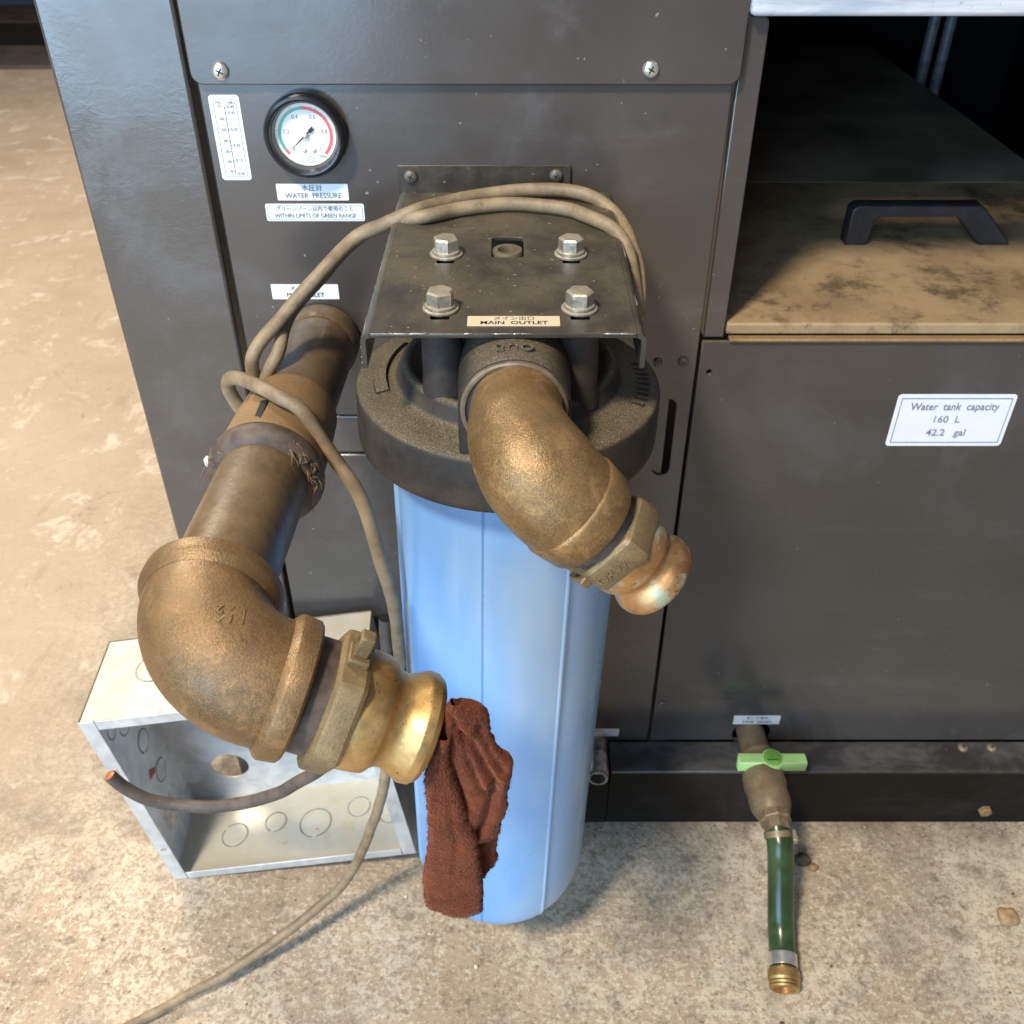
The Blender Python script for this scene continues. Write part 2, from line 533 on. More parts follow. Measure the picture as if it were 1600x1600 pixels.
def mesh_from_bm(name, bm, mat, parent=None, smooth=False, angle=None):
    me = bpy.data.meshes.new(name)
    bm.normal_update()
    bm.to_mesh(me)
    bm.free()
    if smooth:
        for p in me.polygons:
            p.use_smooth = True
        if angle:
            me.set_sharp_from_angle(angle=radians(angle))
    me.materials.append(mat)
    o = bpy.data.objects.new(name, me)
    return place(o, parent)


def bevel(o, w, seg=2):
    m = o.modifiers.new("bevel", 'BEVEL')
    m.width = w
    m.segments = seg
    m.limit_method = 'ANGLE'
    m.angle_limit = radians(40)
    for p in o.data.polygons:
        p.use_smooth = True
    o.data.set_sharp_from_angle(angle=radians(40))
    return o


def bm_box(bm, a, b, mat=None):
    vs = []
    for x in (a[0], b[0]):
        for y in (a[1], b[1]):
            for z in (a[2], b[2]):
                v = Vector((x, y, z))
                if mat is not None:
                    v = mat @ v
                vs.append(bm.verts.new(v))
    for f in ((0, 1, 3, 2), (4, 6, 7, 5), (0, 4, 5, 1), (2, 3, 7, 6), (0, 2, 6, 4), (1, 5, 7, 3)):
        bm.faces.new([vs[i] for i in f])


def box(name, a, b, mat, parent=None, bev=0.0, m4=None, seg=2):
    bm = bmesh.new()
    bm_box(bm, a, b, m4)
    bmesh.ops.recalc_face_normals(bm, faces=bm.faces)
    o = mesh_from_bm(name, bm, mat, parent)
    if bev:
        bevel(o, bev, seg)
    return o


def frame_of(d):
    d = Vector(d).normalized()
    up = Vector((0, 0, 1)) if abs(d.z) < 0.9 else Vector((0, 1, 0))
    s = d.cross(up).normalized()
    return d, s, s.cross(d).normalized()


def bm_rings(bm, rings, close=True, cap0=True, cap1=True):
    vr = [[bm.verts.new(p) for p in r] for r in rings]
    n = len(vr[0])
    for i in range(len(vr) - 1):
        for j in range(n):
            bm.faces.new((vr[i][j], vr[i][(j + 1) % n], vr[i + 1][(j + 1) % n], vr[i + 1][j]))
    if cap0:
        bm.faces.new(list(reversed(vr[0])))
    if cap1:
        bm.faces.new(vr[-1])


def bm_lathe(bm, origin, d, prof, seg=64, cap0=True, cap1=True, rfun=None, phase=0.0):
    """prof: list of (t, r) along direction d from origin"""
    d, s, u = frame_of(d)
    o = Vector(origin)
    rings = []
    for t, r in prof:
        ring = []
        for j in range(seg):
            a = 2 * pi * j / seg + phase
            rr = r if rfun is None else rfun(a, t, r)
            ring.append(o + d * t + (s * cos(a) + u * sin(a)) * rr)
        rings.append(ring)
    bm_rings(bm, rings, True, cap0, cap1)


def lathe(name, origin, d, prof, mat, parent=None, seg=64, cap0=True, cap1=True, rfun=None, angle=38, phase=0.0):
    bm = bmesh.new()
    bm_lathe(bm, origin, d, prof, seg, cap0, cap1, rfun, phase)
    bmesh.ops.recalc_face_normals(bm, faces=bm.faces)
    return mesh_from_bm(name, bm, mat, parent, True, angle)


def catmull(pts, sub):
    P = [Vector(p) for p in pts]
    P = [P[0] * 2 - P[1]] + P + [P[-1] * 2 - P[-2]]
    out = []
    for i in range(1, len(P) - 2):
        for k in range(sub):
            t = k / sub
            a, b, c, d = P[i - 1], P[i], P[i + 1], P[i + 2]
            out.append(0.5 * ((2 * b) + (c - a) * t + (2 * a - 5 * b + 4 * c - d) * t * t + (3 * b - a - 3 * c + d) * t ** 3))
    out.append(P[-2])
    return out


def sweep_rings(path, radii, seg, wob=0.0):
    n = len(path)
    tan = []
    for i in range(n):
        tan.append((path[min(i + 1, n - 1)] - path[max(i - 1, 0)]).normalized())
    _, s, _ = frame_of(tan[0])
    rings = []
    for i in range(n):
        s = (s - tan[i] * s.dot(tan[i])).normalized()
        u = tan[i].cross(s)
        r = radii[i] if isinstance(radii, (list, tuple)) else radii
        ring = []
        for j in range(seg):
            a = 2 * pi * j / seg
            rr = r
            if wob:
                rr = r * (1 + wob * noise.noise(Vector((path[i].x * 90, path[i].z * 90, a))))
            ring.append(path[i] + (s * cos(a) + u * sin(a)) * rr)
        rings.append(ring)
    return rings


def tube(name, pts, r, mat, parent=None, sub=10, seg=16, smooth_path=True, wob=0.0):
    path = catmull(pts, sub) if smooth_path else [Vector(p) for p in pts]
    if wob:      # old cable never lies in a perfect curve
        for q in path:
            k = q * 38.0
            q += Vector((noise.noise(k), noise.noise(k + Vector((9, 0, 0))), noise.noise(k + Vector((0, 9, 0))) * 0.6)) * 0.0011
    bm = bmesh.new()
    bm_rings(bm, sweep_rings(path, r, seg, wob))
    bmesh.ops.recalc_face_normals(bm, faces=bm.faces)
    return mesh_from_bm(name, bm, mat, parent, True, 50)


def curve_to_mesh(cu, name, mat, parent, m4):
    tmp = bpy.data.objects.new("tmp_outline", cu)
    COL.objects.link(tmp)
    bpy.context.view_layer.update()
    dg = bpy.context.evaluated_depsgraph_get()
    me = bpy.data.meshes.new_from_object(tmp.evaluated_get(dg))
    bpy.data.objects.remove(tmp)
    bpy.data.curves.remove(cu)
    me.name = name
    me.transform(m4)
    me.materials.clear()
    me.materials.append(mat)
    o = bpy.data.objects.new(name, me)
    return place(o, parent)


def rrect(x0, y0, x1, y1, r, n=5):
    pts = []
    for cx, cy, a0 in ((x1 - r, y1 - r, 0), (x0 + r, y1 - r, 90), (x0 + r, y0 + r, 180), (x1 - r, y0 + r, 270)):
        for k in range(n + 1):
            a = radians(a0 + 90 * k / n)
            pts.append((cx + r * cos(a), cy + r * sin(a)))
    return pts


def circ(cx, cy, r, n=28):
    return [(cx + r * cos(2 * pi * k / n), cy + r * sin(2 * pi * k / n)) for k in range(n)]


def XZ(y):       # sheet facing the viewer (-y): local x -> x, local y -> z, local +z -> -y
    return Matrix(((1, 0, 0, 0), (0, 0, -1, y), (0, 1, 0, 0), (0, 0, 0, 1)))


def XY(z):
    return Matrix.Translation((0, 0, z))


def sheet(name, outlines, thick, m4, mat, parent=None, bev=0.0):
    """flat sheet with holes; its front (local +z) face lies on the plane of m4"""
    cu = bpy.data.curves.new(name, 'CURVE')
    cu.dimensions = '2D'
    cu.fill_mode = 'BOTH'
    cu.extrude = thick / 2 - bev
    cu.bevel_depth = bev
    cu.bevel_resolution = 1
    cu.offset = -bev
    for pts in outlines:
        sp = cu.splines.new('POLY')
        sp.points.add(len(pts) - 1)
        for i, p in enumerate(pts):
            sp.points[i].co = (p[0], p[1], 0, 1)
        sp.use_cyclic_u = True
    return curve_to_mesh(cu, name, mat, parent, m4 @ Matrix.Translation((0, 0, -thick / 2)))


def text(body, size, pos, m4, mat, parent, align='CENTER', sx=1.0, extrude=0.00004, name="lettering", spacing=1.0, offset=0.0):
    cu = bpy.data.curves.new(name, 'FONT')
    cu.body = body
    cu.size = size
    cu.align_x = align
    cu.align_y = 'CENTER'
    cu.extrude = extrude
    cu.space_character = spacing
    cu.offset = offset
    cu.resolution_u = 3
    return curve_to_mesh(cu, name, mat, parent, m4 @ Matrix.Translation((pos[0], pos[1], 0.00005)) @ Matrix.Diagonal((sx, 1, 1, 1)))


def drape(o, target, n, h):
    """lay flat lettering on a curved casting, standing h proud of it"""
    from mathutils.bvhtree import BVHTree
    me_ = target.data
    tree = BVHTree.FromPolygons([v.co for v in me_.vertices], [list(p.vertices) for p in me_.polygons])
    zs = [v.co.dot(n) for v in o.data.vertices]
    mid = (min(zs) + max(zs)) / 2
    for v, z in zip(o.data.vertices, zs):
        hit = tree.ray_cast(v.co + n * 0.02, -n, 0.06)
        if hit[0] is not None:
            v.co = hit[0] + n * (h if z > mid else -0.0006)
    return o


def ring_line(name, outer, inner, m4, mat, parent):
    return sheet(name, [outer, inner], 0.00008, m4 @ Matrix.Translation((0, 0, 0.00006)), mat, parent)


# ------------------------------------------------------------------ setting: floor and far wall
bm = bmesh.new()
bm_box(bm, (-8, -4, -0.15), (5, 7.0, 0.0))
bmesh.ops.recalc_face_normals(bm, faces=bm.faces)
floor = mesh_from_bm("floor", bm, CONCRETE)
tag(floor, "tan pitted concrete workshop floor", None, None, "structure")
wall = box("wall", (-8, 3.9, 0.0), (-0.6, 4.05, 3.2), WALLP)
tag(wall, "dark blue wall far behind on the left", None, None, "structure")
# slab coloured dark for the shade on the floor, then the wall's kerb
tag(box("floor_shade_strip", (-8, 3.20, 0.0), (-0.6, 3.5495, 0.012), plain("dark_brown_floor_shade", (0.085, 0.065, 0.05), 0.7, 0, 0.3, 9), None, 0.004), "dark brown strip standing in for shade on the floor before the far wall", None, None, "structure")
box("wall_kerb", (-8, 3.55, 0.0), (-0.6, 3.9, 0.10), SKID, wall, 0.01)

# ------------------------------------------------------------------ the machine cabinet
cab = thing("machine_cabinet", "dark brown grey enamelled steel machine cabinet with open tank bay", "machine", (0.4, 0.5, 0))
box("side_post", (-0.2800, 0.0, 0.0), (-0.1975, 0.9, 1.15), PAINT_POST, cab, 0.0025)
# main front sheet: door with vent slot, recessed a hair behind the post
sheet("front_panel", [[(-0.1925, 0.4605), (0.02, 0.4605), (0.02, 0.05), (0.1352, 0.05), (0.1352, 0.71), (-0.1925, 0.71)],
                      rrect(0.1115, 0.404, 0.1248, 0.474, 0.0062)], 0.002, XZ(0.002), PAINT, cab, 0.0004)
box("panel_rail", (-0.1925, 0.003, 0.4255), (0.0185, 0.006, 0.4585), PAINT, cab, 0.001)
box("lower_door", (-0.1945, 0.0025, 0.14), (0.0185, 0.006, 0.4235), PAINT_LOW, cab, 0.001)
box("slot_backing", (0.045, 0.0044, 0.38), (0.1192, 0.006, 0.50), PAINT, cab, 0.0005)
box("backing_plate", (-0.195, 0.0075, 0.05), (0.1182, 0.010, 0.71), VOID, cab)
up = sheet("upper_panel", [rrect(-0.1950, 0.6975, 0.1388, 1.12, 0.007)], 0.004, XZ(-0.0025), PAINT, cab, 0.0008)
sheet("bay_post", [[(0.1385, 0.5245), (0.1532, 0.5245), (0.1532, 0.7300), (0.1525, 0.7325), (0.1505, 0.734), (0.1385, 0.734)]],
      0.012, XZ(0.004), PAINT, cab, 0.0008)
box("bay_post_return", (0.1385, 0.0165, 0.5245), (0.1500, 0.5, 0.80), PAINT_LOW, cab)
sheet("tank_panel", [[(0.1376, 0.0836), (0.95, 0.0836), (0.95, 0.5235), (0.1376, 0.5235)],
                     circ(0.1452, 0.4985, 0.0021, 14), circ(0.2372, 0.0935, 0.0185, 30)], 0.003, XZ(-0.0005), PAINT_LOW, cab, 0.0006)
bar = box("top_bar", (0.1392, -0.006, 0.7355), (0.95, 0.03, 0.790), GALV_BAR, cab, 0.003)
# dark bay behind the opening
bm = bmesh.new()
bm_box(bm, (0.1385, 1.35, 0.0), (1.2, 1.36, 0.95))
bm_box(bm, (0.95, -0.004, 0.0), (0.96, 1.35, 0.95))
bm_box(bm, (0.1385, 0.031, 0.80), (0.95, 1.35, 0.82))
bm_box(bm, (0.1385, 0.5005, 0.0), (0.1395, 1.35, 0.80))
mesh_from_bm("bay_lining", bm, VOID, cab)
for x in (0.627, 0.652):
    lathe("rear_post", (x, 0.95, 0.1), (0, 0, 1), [(0, 0.008), (0.69, 0.008)], GALV_BAR, cab, 20)
# skid
box("skid_beam", (0.0958, -0.0375, 0.0), (1.2, -0.0014, 0.0786), SKID, cab, 0.001)
box("skid_ledge", (0.0958, -0.0389, 0.0790), (1.2, -0.0014, 0.083), make_paint("dusty_skid_ledge_paint", (0.016, 0.015, 0.016), 0.8, 0.26, 0.02, 0.45, 0.6, 0.0, (0.17, 0.165, 0.165)), cab, 0.0017, None, 3)
box("skid_notch", (-0.07, -0.038, 0.0), (0.0953, 0.001, 0.062), SKID, cab, 0.001)
box("skid_recess", (-0.28, 0.04, 0.0), (-0.07, 0.06, 0.16), SKID, cab)


def screw(loc, d, r, mat, parent, name="screw", cross=True, dome=0.45):
    d, s, u = frame_of(d)
    prof = [(0, r), (r * 0.18, r)] + [(r * 0.18 + r * dome * sin(a), r * cos(a)) for a in [radians(x) for x in (20, 40, 58, 74, 84)]]
    o = lathe(name, loc, d, prof, mat, parent, 24, angle=60)
    if cross:
        bm = bmesh.new()
        for rot in (0.5, 0.5 + pi / 2):
            m = Matrix((s.to_4d(), u.to_4d(), d.to_4d(), (0, 0, 0, 1))).transposed()
            m = Matrix.Translation(loc) @ Matrix(((s.x, u.x, d.x, 0), (s.y, u.y, d.y, 0), (s.z, u.z, d.z, 0), (0, 0, 0, 1))) @ Matrix.Rotation(rot, 4, 'Z')
            t0 = r * (0.18 + dome)
            bm_box(bm, (-r * 0.45, -r * 0.09, t0 - r * 0.1), (r * 0.45, r * 0.09, t0 + r * 0.025), m)
        bmesh.ops.recalc_face_normals(bm, faces=bm.faces)
        mesh_from_bm("cross_slot", bm, INK, o)
    return o


screw((-0.1763, -0.0025, 0.7055), (0, -1, 0), 0.0052, STEEL, cab)
screw((0.0838, -0.0025, 0.7065), (0, -1, 0), 0.0050, STEEL, cab)
screw((0.1070, 0.002, 0.5055), (0, -1, 0), 0.0036, PAINT, cab)
screw((0.1256, 0.002, 0.5060), (0, -1, 0), 0.0040, DULL_SCREW, cab)
screw((0.1444, -0.0005, 0.138), (0, -1, 0), 0.0036, DULL_SCREW, cab)
screw((0.4465, -0.010, 0.083), (0, 0, 1), 0.0050, VALVE, cab)
screw((0.4748, -0.010, 0.083), (0, 0, 1), 0.0050, VALVE, cab)
lathe("skid_bolt", (0.475, -0.038, 0.022), (0, -1, 0), [(0, 0.0065), (0.004, 0.0065), (0.005, 0.005)], RUSTY, cab, 6, angle=20)

# ---- stickers on the cabinet
lab = sheet("scale_sticker", [rrect(-0.1880, 0.6385, -0.1690, 0.6908, 0.0022)], 0.0003, XZ(0.0017), LABEL, cab)
M = XZ(0.0014)
ring_line("border", rrect(-0.1855, 0.6410, -0.1712, 0.6883, 0.0004), rrect(-0.1853, 0.6412, -0.1714, 0.6881, 0.0003), M, INK_BLUE, lab)
text("PSI", 0.0027, (-0.1825, 0.6862), M, INK_GREY, lab)
text("MPa", 0.0027, (-0.1743, 0.6862), M, INK_GREY, lab)
bm = bmesh.new()
bm_box(bm, (-0.1790, 0.0013, 0.6428), (-0.17875, 0.00138, 0.6838))
zl = {"71": 0.6838, "60": 0.6768, "50": 0.6700, "40": 0.6633, "30": 0.6567, "20": 0.6503, "10": 0.6442}
zr = {"0.49": 0.6838, "0.45": 0.6803, "0.35": 0.6703, "0.25": 0.6606, "0.15": 0.6512, "0.05": 0.6428}
for k, z in zl.items():
    bm_box(bm, (-0.1800, 0.0013, z - 0.0001), (-0.1790, 0.00138, z + 0.0001))
for k, z in zr.items():
    bm_box(bm, (-0.1788, 0.0013, z - 0.0001), (-0.1778, 0.00138, z + 0.0001))
mesh_from_bm("scale_line", bm, INK, lab)
for k, z in zl.items():
    text(k, 0.0027, (-0.1803, z), M, INK_BLUE, lab, 'RIGHT')
for k, z in zr.items():
    text(k, 0.0027, (-0.1774, z), M, INK_BLUE, lab, 'LEFT')
tag(lab, "tall narrow white sticker with the PSI to MPa scale")

lab = sheet("pressure_sticker", [rrect(-0.1541, 0.6252, -0.1073, 0.6360, 0.0006)], 0.0003, XZ(0.0017), LABEL, cab)
text("水圧計", 0.0044, (-0.1308, 0.6333), M, INK_BLUE, lab, sx=1.05)
text("WATER  PRESSURE", 0.0049, (-0.1304, 0.6283), M, INK_BLUE, lab, sx=0.90)
tag(lab, "white WATER PRESSURE sticker under the gauge")
lab = sheet("range_sticker", [rrect(-0.1632, 0.6113, -0.0980, 0.6229, 0.0013)], 0.0003, XZ(0.0017), LABEL, cab)
ring_line("border", rrect(-0.1620, 0.6123, -0.0992, 0.6219, 0.0008), rrect(-0.1618, 0.6125, -0.0994, 0.6217, 0.0006), M, INK_BLUE, lab)
text("グリーンゾーン以内で使用のこと", 0.0037, (-0.1306, 0.6196), M, INK_BLUE, lab, sx=0.93)
text("WITHIN LIMITS OF GREEN RANGE", 0.0041, (-0.1306, 0.6150), M, INK_BLUE, lab, sx=0.86)
tag(lab, "white bordered WITHIN LIMITS OF GREEN RANGE sticker")
lab = sheet("inlet_sticker", [rrect(-0.1680, 0.5553, -0.1212, 0.5663, 0.0004)], 0.0003, XZ(0.0017), LABEL, cab)
text("メイン入口", 0.0042, (-0.1446, 0.5635), M, INK, lab)
text("MAIN  INLET", 0.0047, (-0.1446, 0.5585), M, INK, lab, sx=1.0)
tag(lab, "white MAIN INLET sticker above the inlet pipe")
M2 = XZ(-0.0012)
lab = sheet("capacity_sticker", [rrect(0.2896, 0.4340, 0.3790, 0.4800, 0.0030)], 0.0004, XZ(-0.0008), LABEL_W, cab)
ring_line("border", rrect(0.2926, 0.4372, 0.3760, 0.4768, 0.0004), rrect(0.2932, 0.4378, 0.3754, 0.4762, 0.0003), M2, INK_GREY, lab)
text("Water  tank  capacity", 0.0089, (0.3343, 0.4692), M2, INK_GREY, lab, sx=0.86, offset=0.00008)
text("160  L", 0.0084, (0.3305, 0.4580), M2, INK_GREY, lab, sx=1.0, offset=0.00008)
text("42.2   gal", 0.0084, (0.3335, 0.4462), M2, INK_GREY, lab, sx=1.0, offset=0.00008)
tag(lab, "white worn sticker reading Water tank capacity 160 L 42.2 gal")
lab = sheet("drain_sticker", [rrect(0.2168, 0.1078, 0.2622, 0.1202, 0.0005)], 0.0003, XZ(-0.0008), LABEL_G, cab)
text("タンク排水", 0.0044, (0.2395, 0.1168), XZ(-0.0011), INK, lab, sx=1.0)
text("TANK  DRAIN", 0.0046, (0.2395, 0.1113), XZ(-0.0011), INK, lab, sx=1.0)
tag(lab, "small grubby sticker above the green handled valve")
lab = sheet("outlet_sticker", [rrect(0.0608, 0.0868, 0.1062, 0.0978, 0.0005)], 0.0003, XZ(0.0017), LABEL_G, cab)
text("機械排水", 0.0042, (0.0835, 0.0949), XZ(0.0014), INK_GREY, lab)
text("UNIT  DRAIN", 0.0044, (0.0835, 0.0897), XZ(0.0014), INK_GREY, lab)
tag(lab, "small grubby sticker above the threaded stub")

# ------------------------------------------------------------------ water tank in the bay
tank = thing("water_tank", "dust caked brown tank lid with black handle inside the open bay", "tank", (0.34, 0.45, 0.5))
box("front_lid", (0.1545, 0.004, 0.5265), (0.530, 0.3105, 0.5355), TANKLID, tank, 0.0016)
box("rear_lid", (0.1545, 0.3135, 0.524), (0.530, 0.93, 0.5345), REARLID, tank, 0.0014)
box("front_lip", (0.1560, -0.0035, 0.5240), (0.945, 0.0035, 0.5268), RUSTY, tank, 0.001)
box("tank_body", (0.165, 0.02, 0.08), (0.522, 0.92, 0.5225), VOID, tank)
hp = [(0.279, 0.5356), (0.297, 0.5356), (0.3005, 0.556), (0.304, 0.5595), (0.366, 0.5595), (0.371, 0.556), (0.391, 0.5356),
      (0.417, 0.5356), (0.4155, 0.539), (0.389, 0.566), (0.384, 0.5690), (0.283, 0.5690), (0.279, 0.565)]
sheet("handle", [hp], 0.016, XZ(0.150), BLACKP, tank, 0.0016)

# ------------------------------------------------------------------ pressure gauge
GC = (-0.1297, 0.668)
g = thing("pressure_gauge", "round black rimmed water pressure dial with green and red arcs", "gauge", (GC[0], 0.002, GC[1]))
go = (GC[0], 0.0018, GC[1])
lathe("bezel", go, (0, -1, 0), [(0, 0.0254), (0.004, 0.0258), (0.008, 0.0256), (0.0105, 0.0244), (0.0112, 0.0228), (0.0108, 0.0216),
                                (0.0085, 0.0205), (0.005, 0.0196), (0.0035, 0.0193)], BLACK, g, 72, True, True)
DM = Matrix.Translation((GC[0], 0, GC[1])) @ XZ(-0.0022)
dial = sheet("dial", [circ(0, 0, 0.0191, 60)], 0.0004, DM, DIAL, g)
DM = Matrix.Translation((GC[0], 0, GC[1])) @ XZ(-0.0022)


def gang(v):
    return radians(225 - 270 * v)


def arc_band(name, v0, v1, r0, r1, mat, lift):
    bm = bmesh.new()
    n = max(4, int(60 * (v1 - v0)))
    vs = []
    for k in range(n + 1):
        a = gang(v0 + (v1 - v0) * k / n)
        vs.append([bm.verts.new(DM @ Vector((r * cos(a), r * sin(a), lift))) for r in (r0, r1)])
    for k in range(n):
        bm.faces.new((vs[k][0], vs[k][1], vs[k + 1][1], vs[k + 1][0]))
    bmesh.ops.recalc_face_normals(bm, faces=bm.faces)
    return mesh_from_bm(name, bm, mat, dial)


arc_band("red_arc", 0.0, 0.045, 0.0152, 0.0172, ARC_R, 0.00006)
arc_band("green_arc", 0.045, 0.495, 0.0152, 0.0172, ARC_G, 0.00006)
arc_band("red_arc", 0.495, 1.0, 0.0152, 0.0172, ARC_R, 0.00006)
bm = bmesh.new()
for k in range(11):
    a = gang(k / 10)
    r0 = 0.0150
    mm = DM @ Matrix.Rotation(a, 4, 'Z')
    bm_box(bm, (r0, -0.00012, 0.00008), (0.0176 if k % 2 else 0.0184, 0.00012, 0.00012), mm)
mesh_from_bm("tick_mark", bm, INK_BLUE, dial)
for v, s in ((0.0, "0"), (0.2, "0.2"), (0.4, "0.4"), (0.6, "0.6"), (0.8, "0.8"), (1.0, "1")):
    a = gang(v)
    text(s, 0.0036, (0.0121 * cos(a), 0.0121 * sin(a)), DM, INK, dial, sx=0.9)
text("MPa", 0.0026, (0.0098, -0.0134), DM, INK, dial)
text("C", 0.0021, (0.0015, -0.0150), DM, INK_GREY, dial)
ring_line("logo_ring", circ(0.0015, -0.0150, 0.0021, 24), circ(0.0015, -0.0150, 0.0018, 24), DM, INK_GREY, dial)
for x in (-0.0018, 0.0042):
    lathe("dial_screw", DM @ Vector((x, -0.0095, 0)), (0, -1, 0), [(0, 0.0015), (0.0004, 0.0014), (0.0006, 0.0008)], STEEL, g, 16)
na = radians(221)
NM = DM @ Matrix.Rotation(na, 4, 'Z')
needle = bmesh.new()
v = [needle.verts.new(NM @ Vector(p)) for p in ((0.0148, 0, 0.0014), (0, 0.0006, 0.0014), (0, -0.0006, 0.0014))]
needle.faces.new(v)
v = [needle.verts.new(NM @ Vector(p)) for p in ((0.001, 0.0006, 0.0013), (-0.0028, 0.0005, 0.0013), (-0.0038, 0.0011, 0.0013), (-0.0074, 0.0011, 0.0013),
                                                 (-0.0066, 0, 0.0013), (-0.0074, -0.0011, 0.0013), (-0.0038, -0.0011, 0.0013), (-0.0028, -0.0005, 0.0013), (0.001, -0.0006, 0.0013))]
needle.faces.new(v)
bmesh.ops.solidify(needle, geom=needle.faces[:], thickness=0.00025)
mesh_from_bm("needle", needle, NEEDLE, g)
lathe("hub", DM @ Vector((0, 0, 0.0004)), (0, -1, 0), [(0, 0.0018), (0.0014, 0.0018), (0.0018, 0.0012)], STEEL, g, 20)
sheet("glass_cover", [circ(0, 0, 0.0203, 48)], 0.0006, Matrix.Translation((GC[0], 0, GC[1])) @ XZ(-0.0068), GLASS, g)

# ------------------------------------------------------------------ filter housing: bracket, head, sump, bolts
AX = Vector((-0.0015, -0.1400, 0))
filt = thing("filter_housing", "tall blue water filter canister under black cap and bent steel bracket", "water filter", (AX.x, AX.y, 0.097))
TILT = Matrix.Translation((AX.x, AX.y, 0.60)) @ Matrix.Rotation(radians(1.2), 4, 'Y') @ Matrix.Translation((-AX.x, -AX.y, -0.60))
PZ = 0.631


def slot(cx, cy):
    return rrect(cx - 0.0048, cy - 0.0115, cx + 0.0048, cy + 0.004, 0.0012, 3)


BOLTS = [(-0.0372, -0.1045), (0.0332, -0.1045), (-0.0362, -0.1750), (0.0342, -0.1752)]
sheet("bracket_plate", [rrect(-0.0695, -0.2020, 0.0610, 0.0015, 0.0006, 2), rrect(-0.0118, -0.1078, 0.0067, -0.0775, 0.0030, 4)]
      + [slot(x, y) for x, y in BOLTS], 0.0025, XY(PZ), BRACKET, filt, 0.0003)
for sgn, xe in ((-1, -0.0695), (1, 0.0610)):
    R0, TH = 0.0048, 0.0025
    prof = [(0.0, 0.0)]
    outer = [(R0 * sin(a), R0 * cos(a) - R0) for a in [radians(x) for x in range(0, 91, 15)]]
    inner = [((R0 - TH) * sin(a), (R0 - TH) * cos(a) - R0) for a in [radians(x) for x in range(0, 91, 15)]]
    outer.append((R0, -0.0190))
    inner.append((R0 - TH, -0.0190))
    loop = outer + inner[::-1]
    bm = bmesh.new()
    rings = []
    for y in (-0.2020, 0.0012):
        rings.append([Vector((xe + sgn * p[0], y, PZ + p[1])) for p in loop])
    bm_rings(bm, rings)
    bmesh.ops.recalc_face_normals(bm, faces=bm.faces)
    o = mesh_from_bm("bracket_flange", bm, BRACKET, filt, True, 35)
wf = sheet("wall_flange", [rrect(-0.0740, PZ - 0.004, 0.0378, 0.6485, 0.0012, 3)], 0.0024, XZ(-0.0005), BRACKET, filt, 0.0003)
for x, z in ((-0.0655, 0.6415), (0.0285, 0.6420)):
    screw((x, -0.0006, z), (0, -1, 0), 0.0044, DULL_SCREW, filt)
for x, y in BOLTS:
    rot = random.uniform(0, 1)
    b = lathe("bolt", (x, y, PZ + 0.0034), (0, 0, 1), [(0, 0.0072), (0.0062, 0.0072), (0.0072, 0.0062)], ZINC, filt, 6, angle=25, phase=rot)
    lathe("spring_washer", (x, y, PZ + 0.0017), (0, 0, 1), [(0, 0.0074), (0.0003, 0.0078), (0.0014, 0.0078), (0.0017, 0.0074)], ZINC, b, 32)
    lathe("washer", (x, y, PZ + 0.0001), (0, 0, 1), [(0, 0.0090), (0.0003, 0.0093), (0.0012, 0.0093), (0.0015, 0.0089)], ZINC, b, 36)
lathe("relief_button", (-0.0026, -0.0935, PZ - 0.0100), (0, 0, 1), [(-0.006, 0.0090), (0.0078, 0.0090), (0.0090, 0.0083), (0.0090, 0.0056), (0.0045, 0.0050)],
      make_bronze("dusty_relief_plastic", (0.075, 0.060, 0.040), (0.13, 0.105, 0.07), (0.18, 0.145, 0.095), 0.0, 0.6), filt, 36)
lab = sheet("outlet_sticker", [rrect(-0.0222, -0.1942, 0.0238, -0.1835, 0.0004)], 0.0003, XY(PZ + 0.0004), LABEL_C, filt)
text("メイン出口", 0.0042, (0.0010, -0.1863), XY(PZ + 0.0004), INK, lab)
text("MAIN  OUTLET", 0.0048, (0.0010, -0.1911), XY(PZ + 0.0004), INK, lab, sx=1.04, offset=0.00008)
tag(lab, "yellowed MAIN OUTLET sticker on the bracket edge")

BARE = make_bronze("bare_worn_steel_edge", (0.22, 0.20, 0.175), (0.36, 0.33, 0.29), (0.55, 0.52, 0.47), 0.7, 0.36, 0.1)
random.seed(11)
bm = bmesh.new()
def rub(a_, b_, n_):
    a_, b_ = Vector(a_), Vector(b_)
    for _k in range(n_):
        t0_ = random.uniform(0, 0.95)
        t1_ = min(1.0, t0_ + random.uniform(0.02, 0.11))
        pts_ = [a_.lerp(b_, t0_ + (t1_ - t0_) * i_ / 5) + Vector((random.gauss(0, .00008), random.gauss(0, .00008), random.gauss(0, .00006))) for i_ in range(6)]
        rad_ = random.uniform(0.0003, 0.00062)
        bm_rings(bm, sweep_rings(pts_, [rad_ * 0.3, rad_, rad_ * 1.1, rad_, rad_ * 0.8, rad_ * 0.25], 6))
rub((-0.0729, -0.2018, PZ - 0.0016), (-0.0729, 0.0, PZ - 0.0016), 17)
rub((0.0645, -0.2018, PZ - 0.0016), (0.0645, 0.0, PZ - 0.0016), 9)
rub((-0.0690, -0.2019, PZ - 0.0002), (0.0605, -0.2019, PZ - 0.0002), 9)
rub((-0.0741, -0.2019, PZ - 0.0058), (-0.0742, -0.2019, PZ - 0.0185), 3)
bmesh.ops.recalc_face_normals(bm, faces=bm.faces)
tag(mesh_from_bm("bare_edge_wear", bm, BARE, filt, True), None, None, None, "stuff")
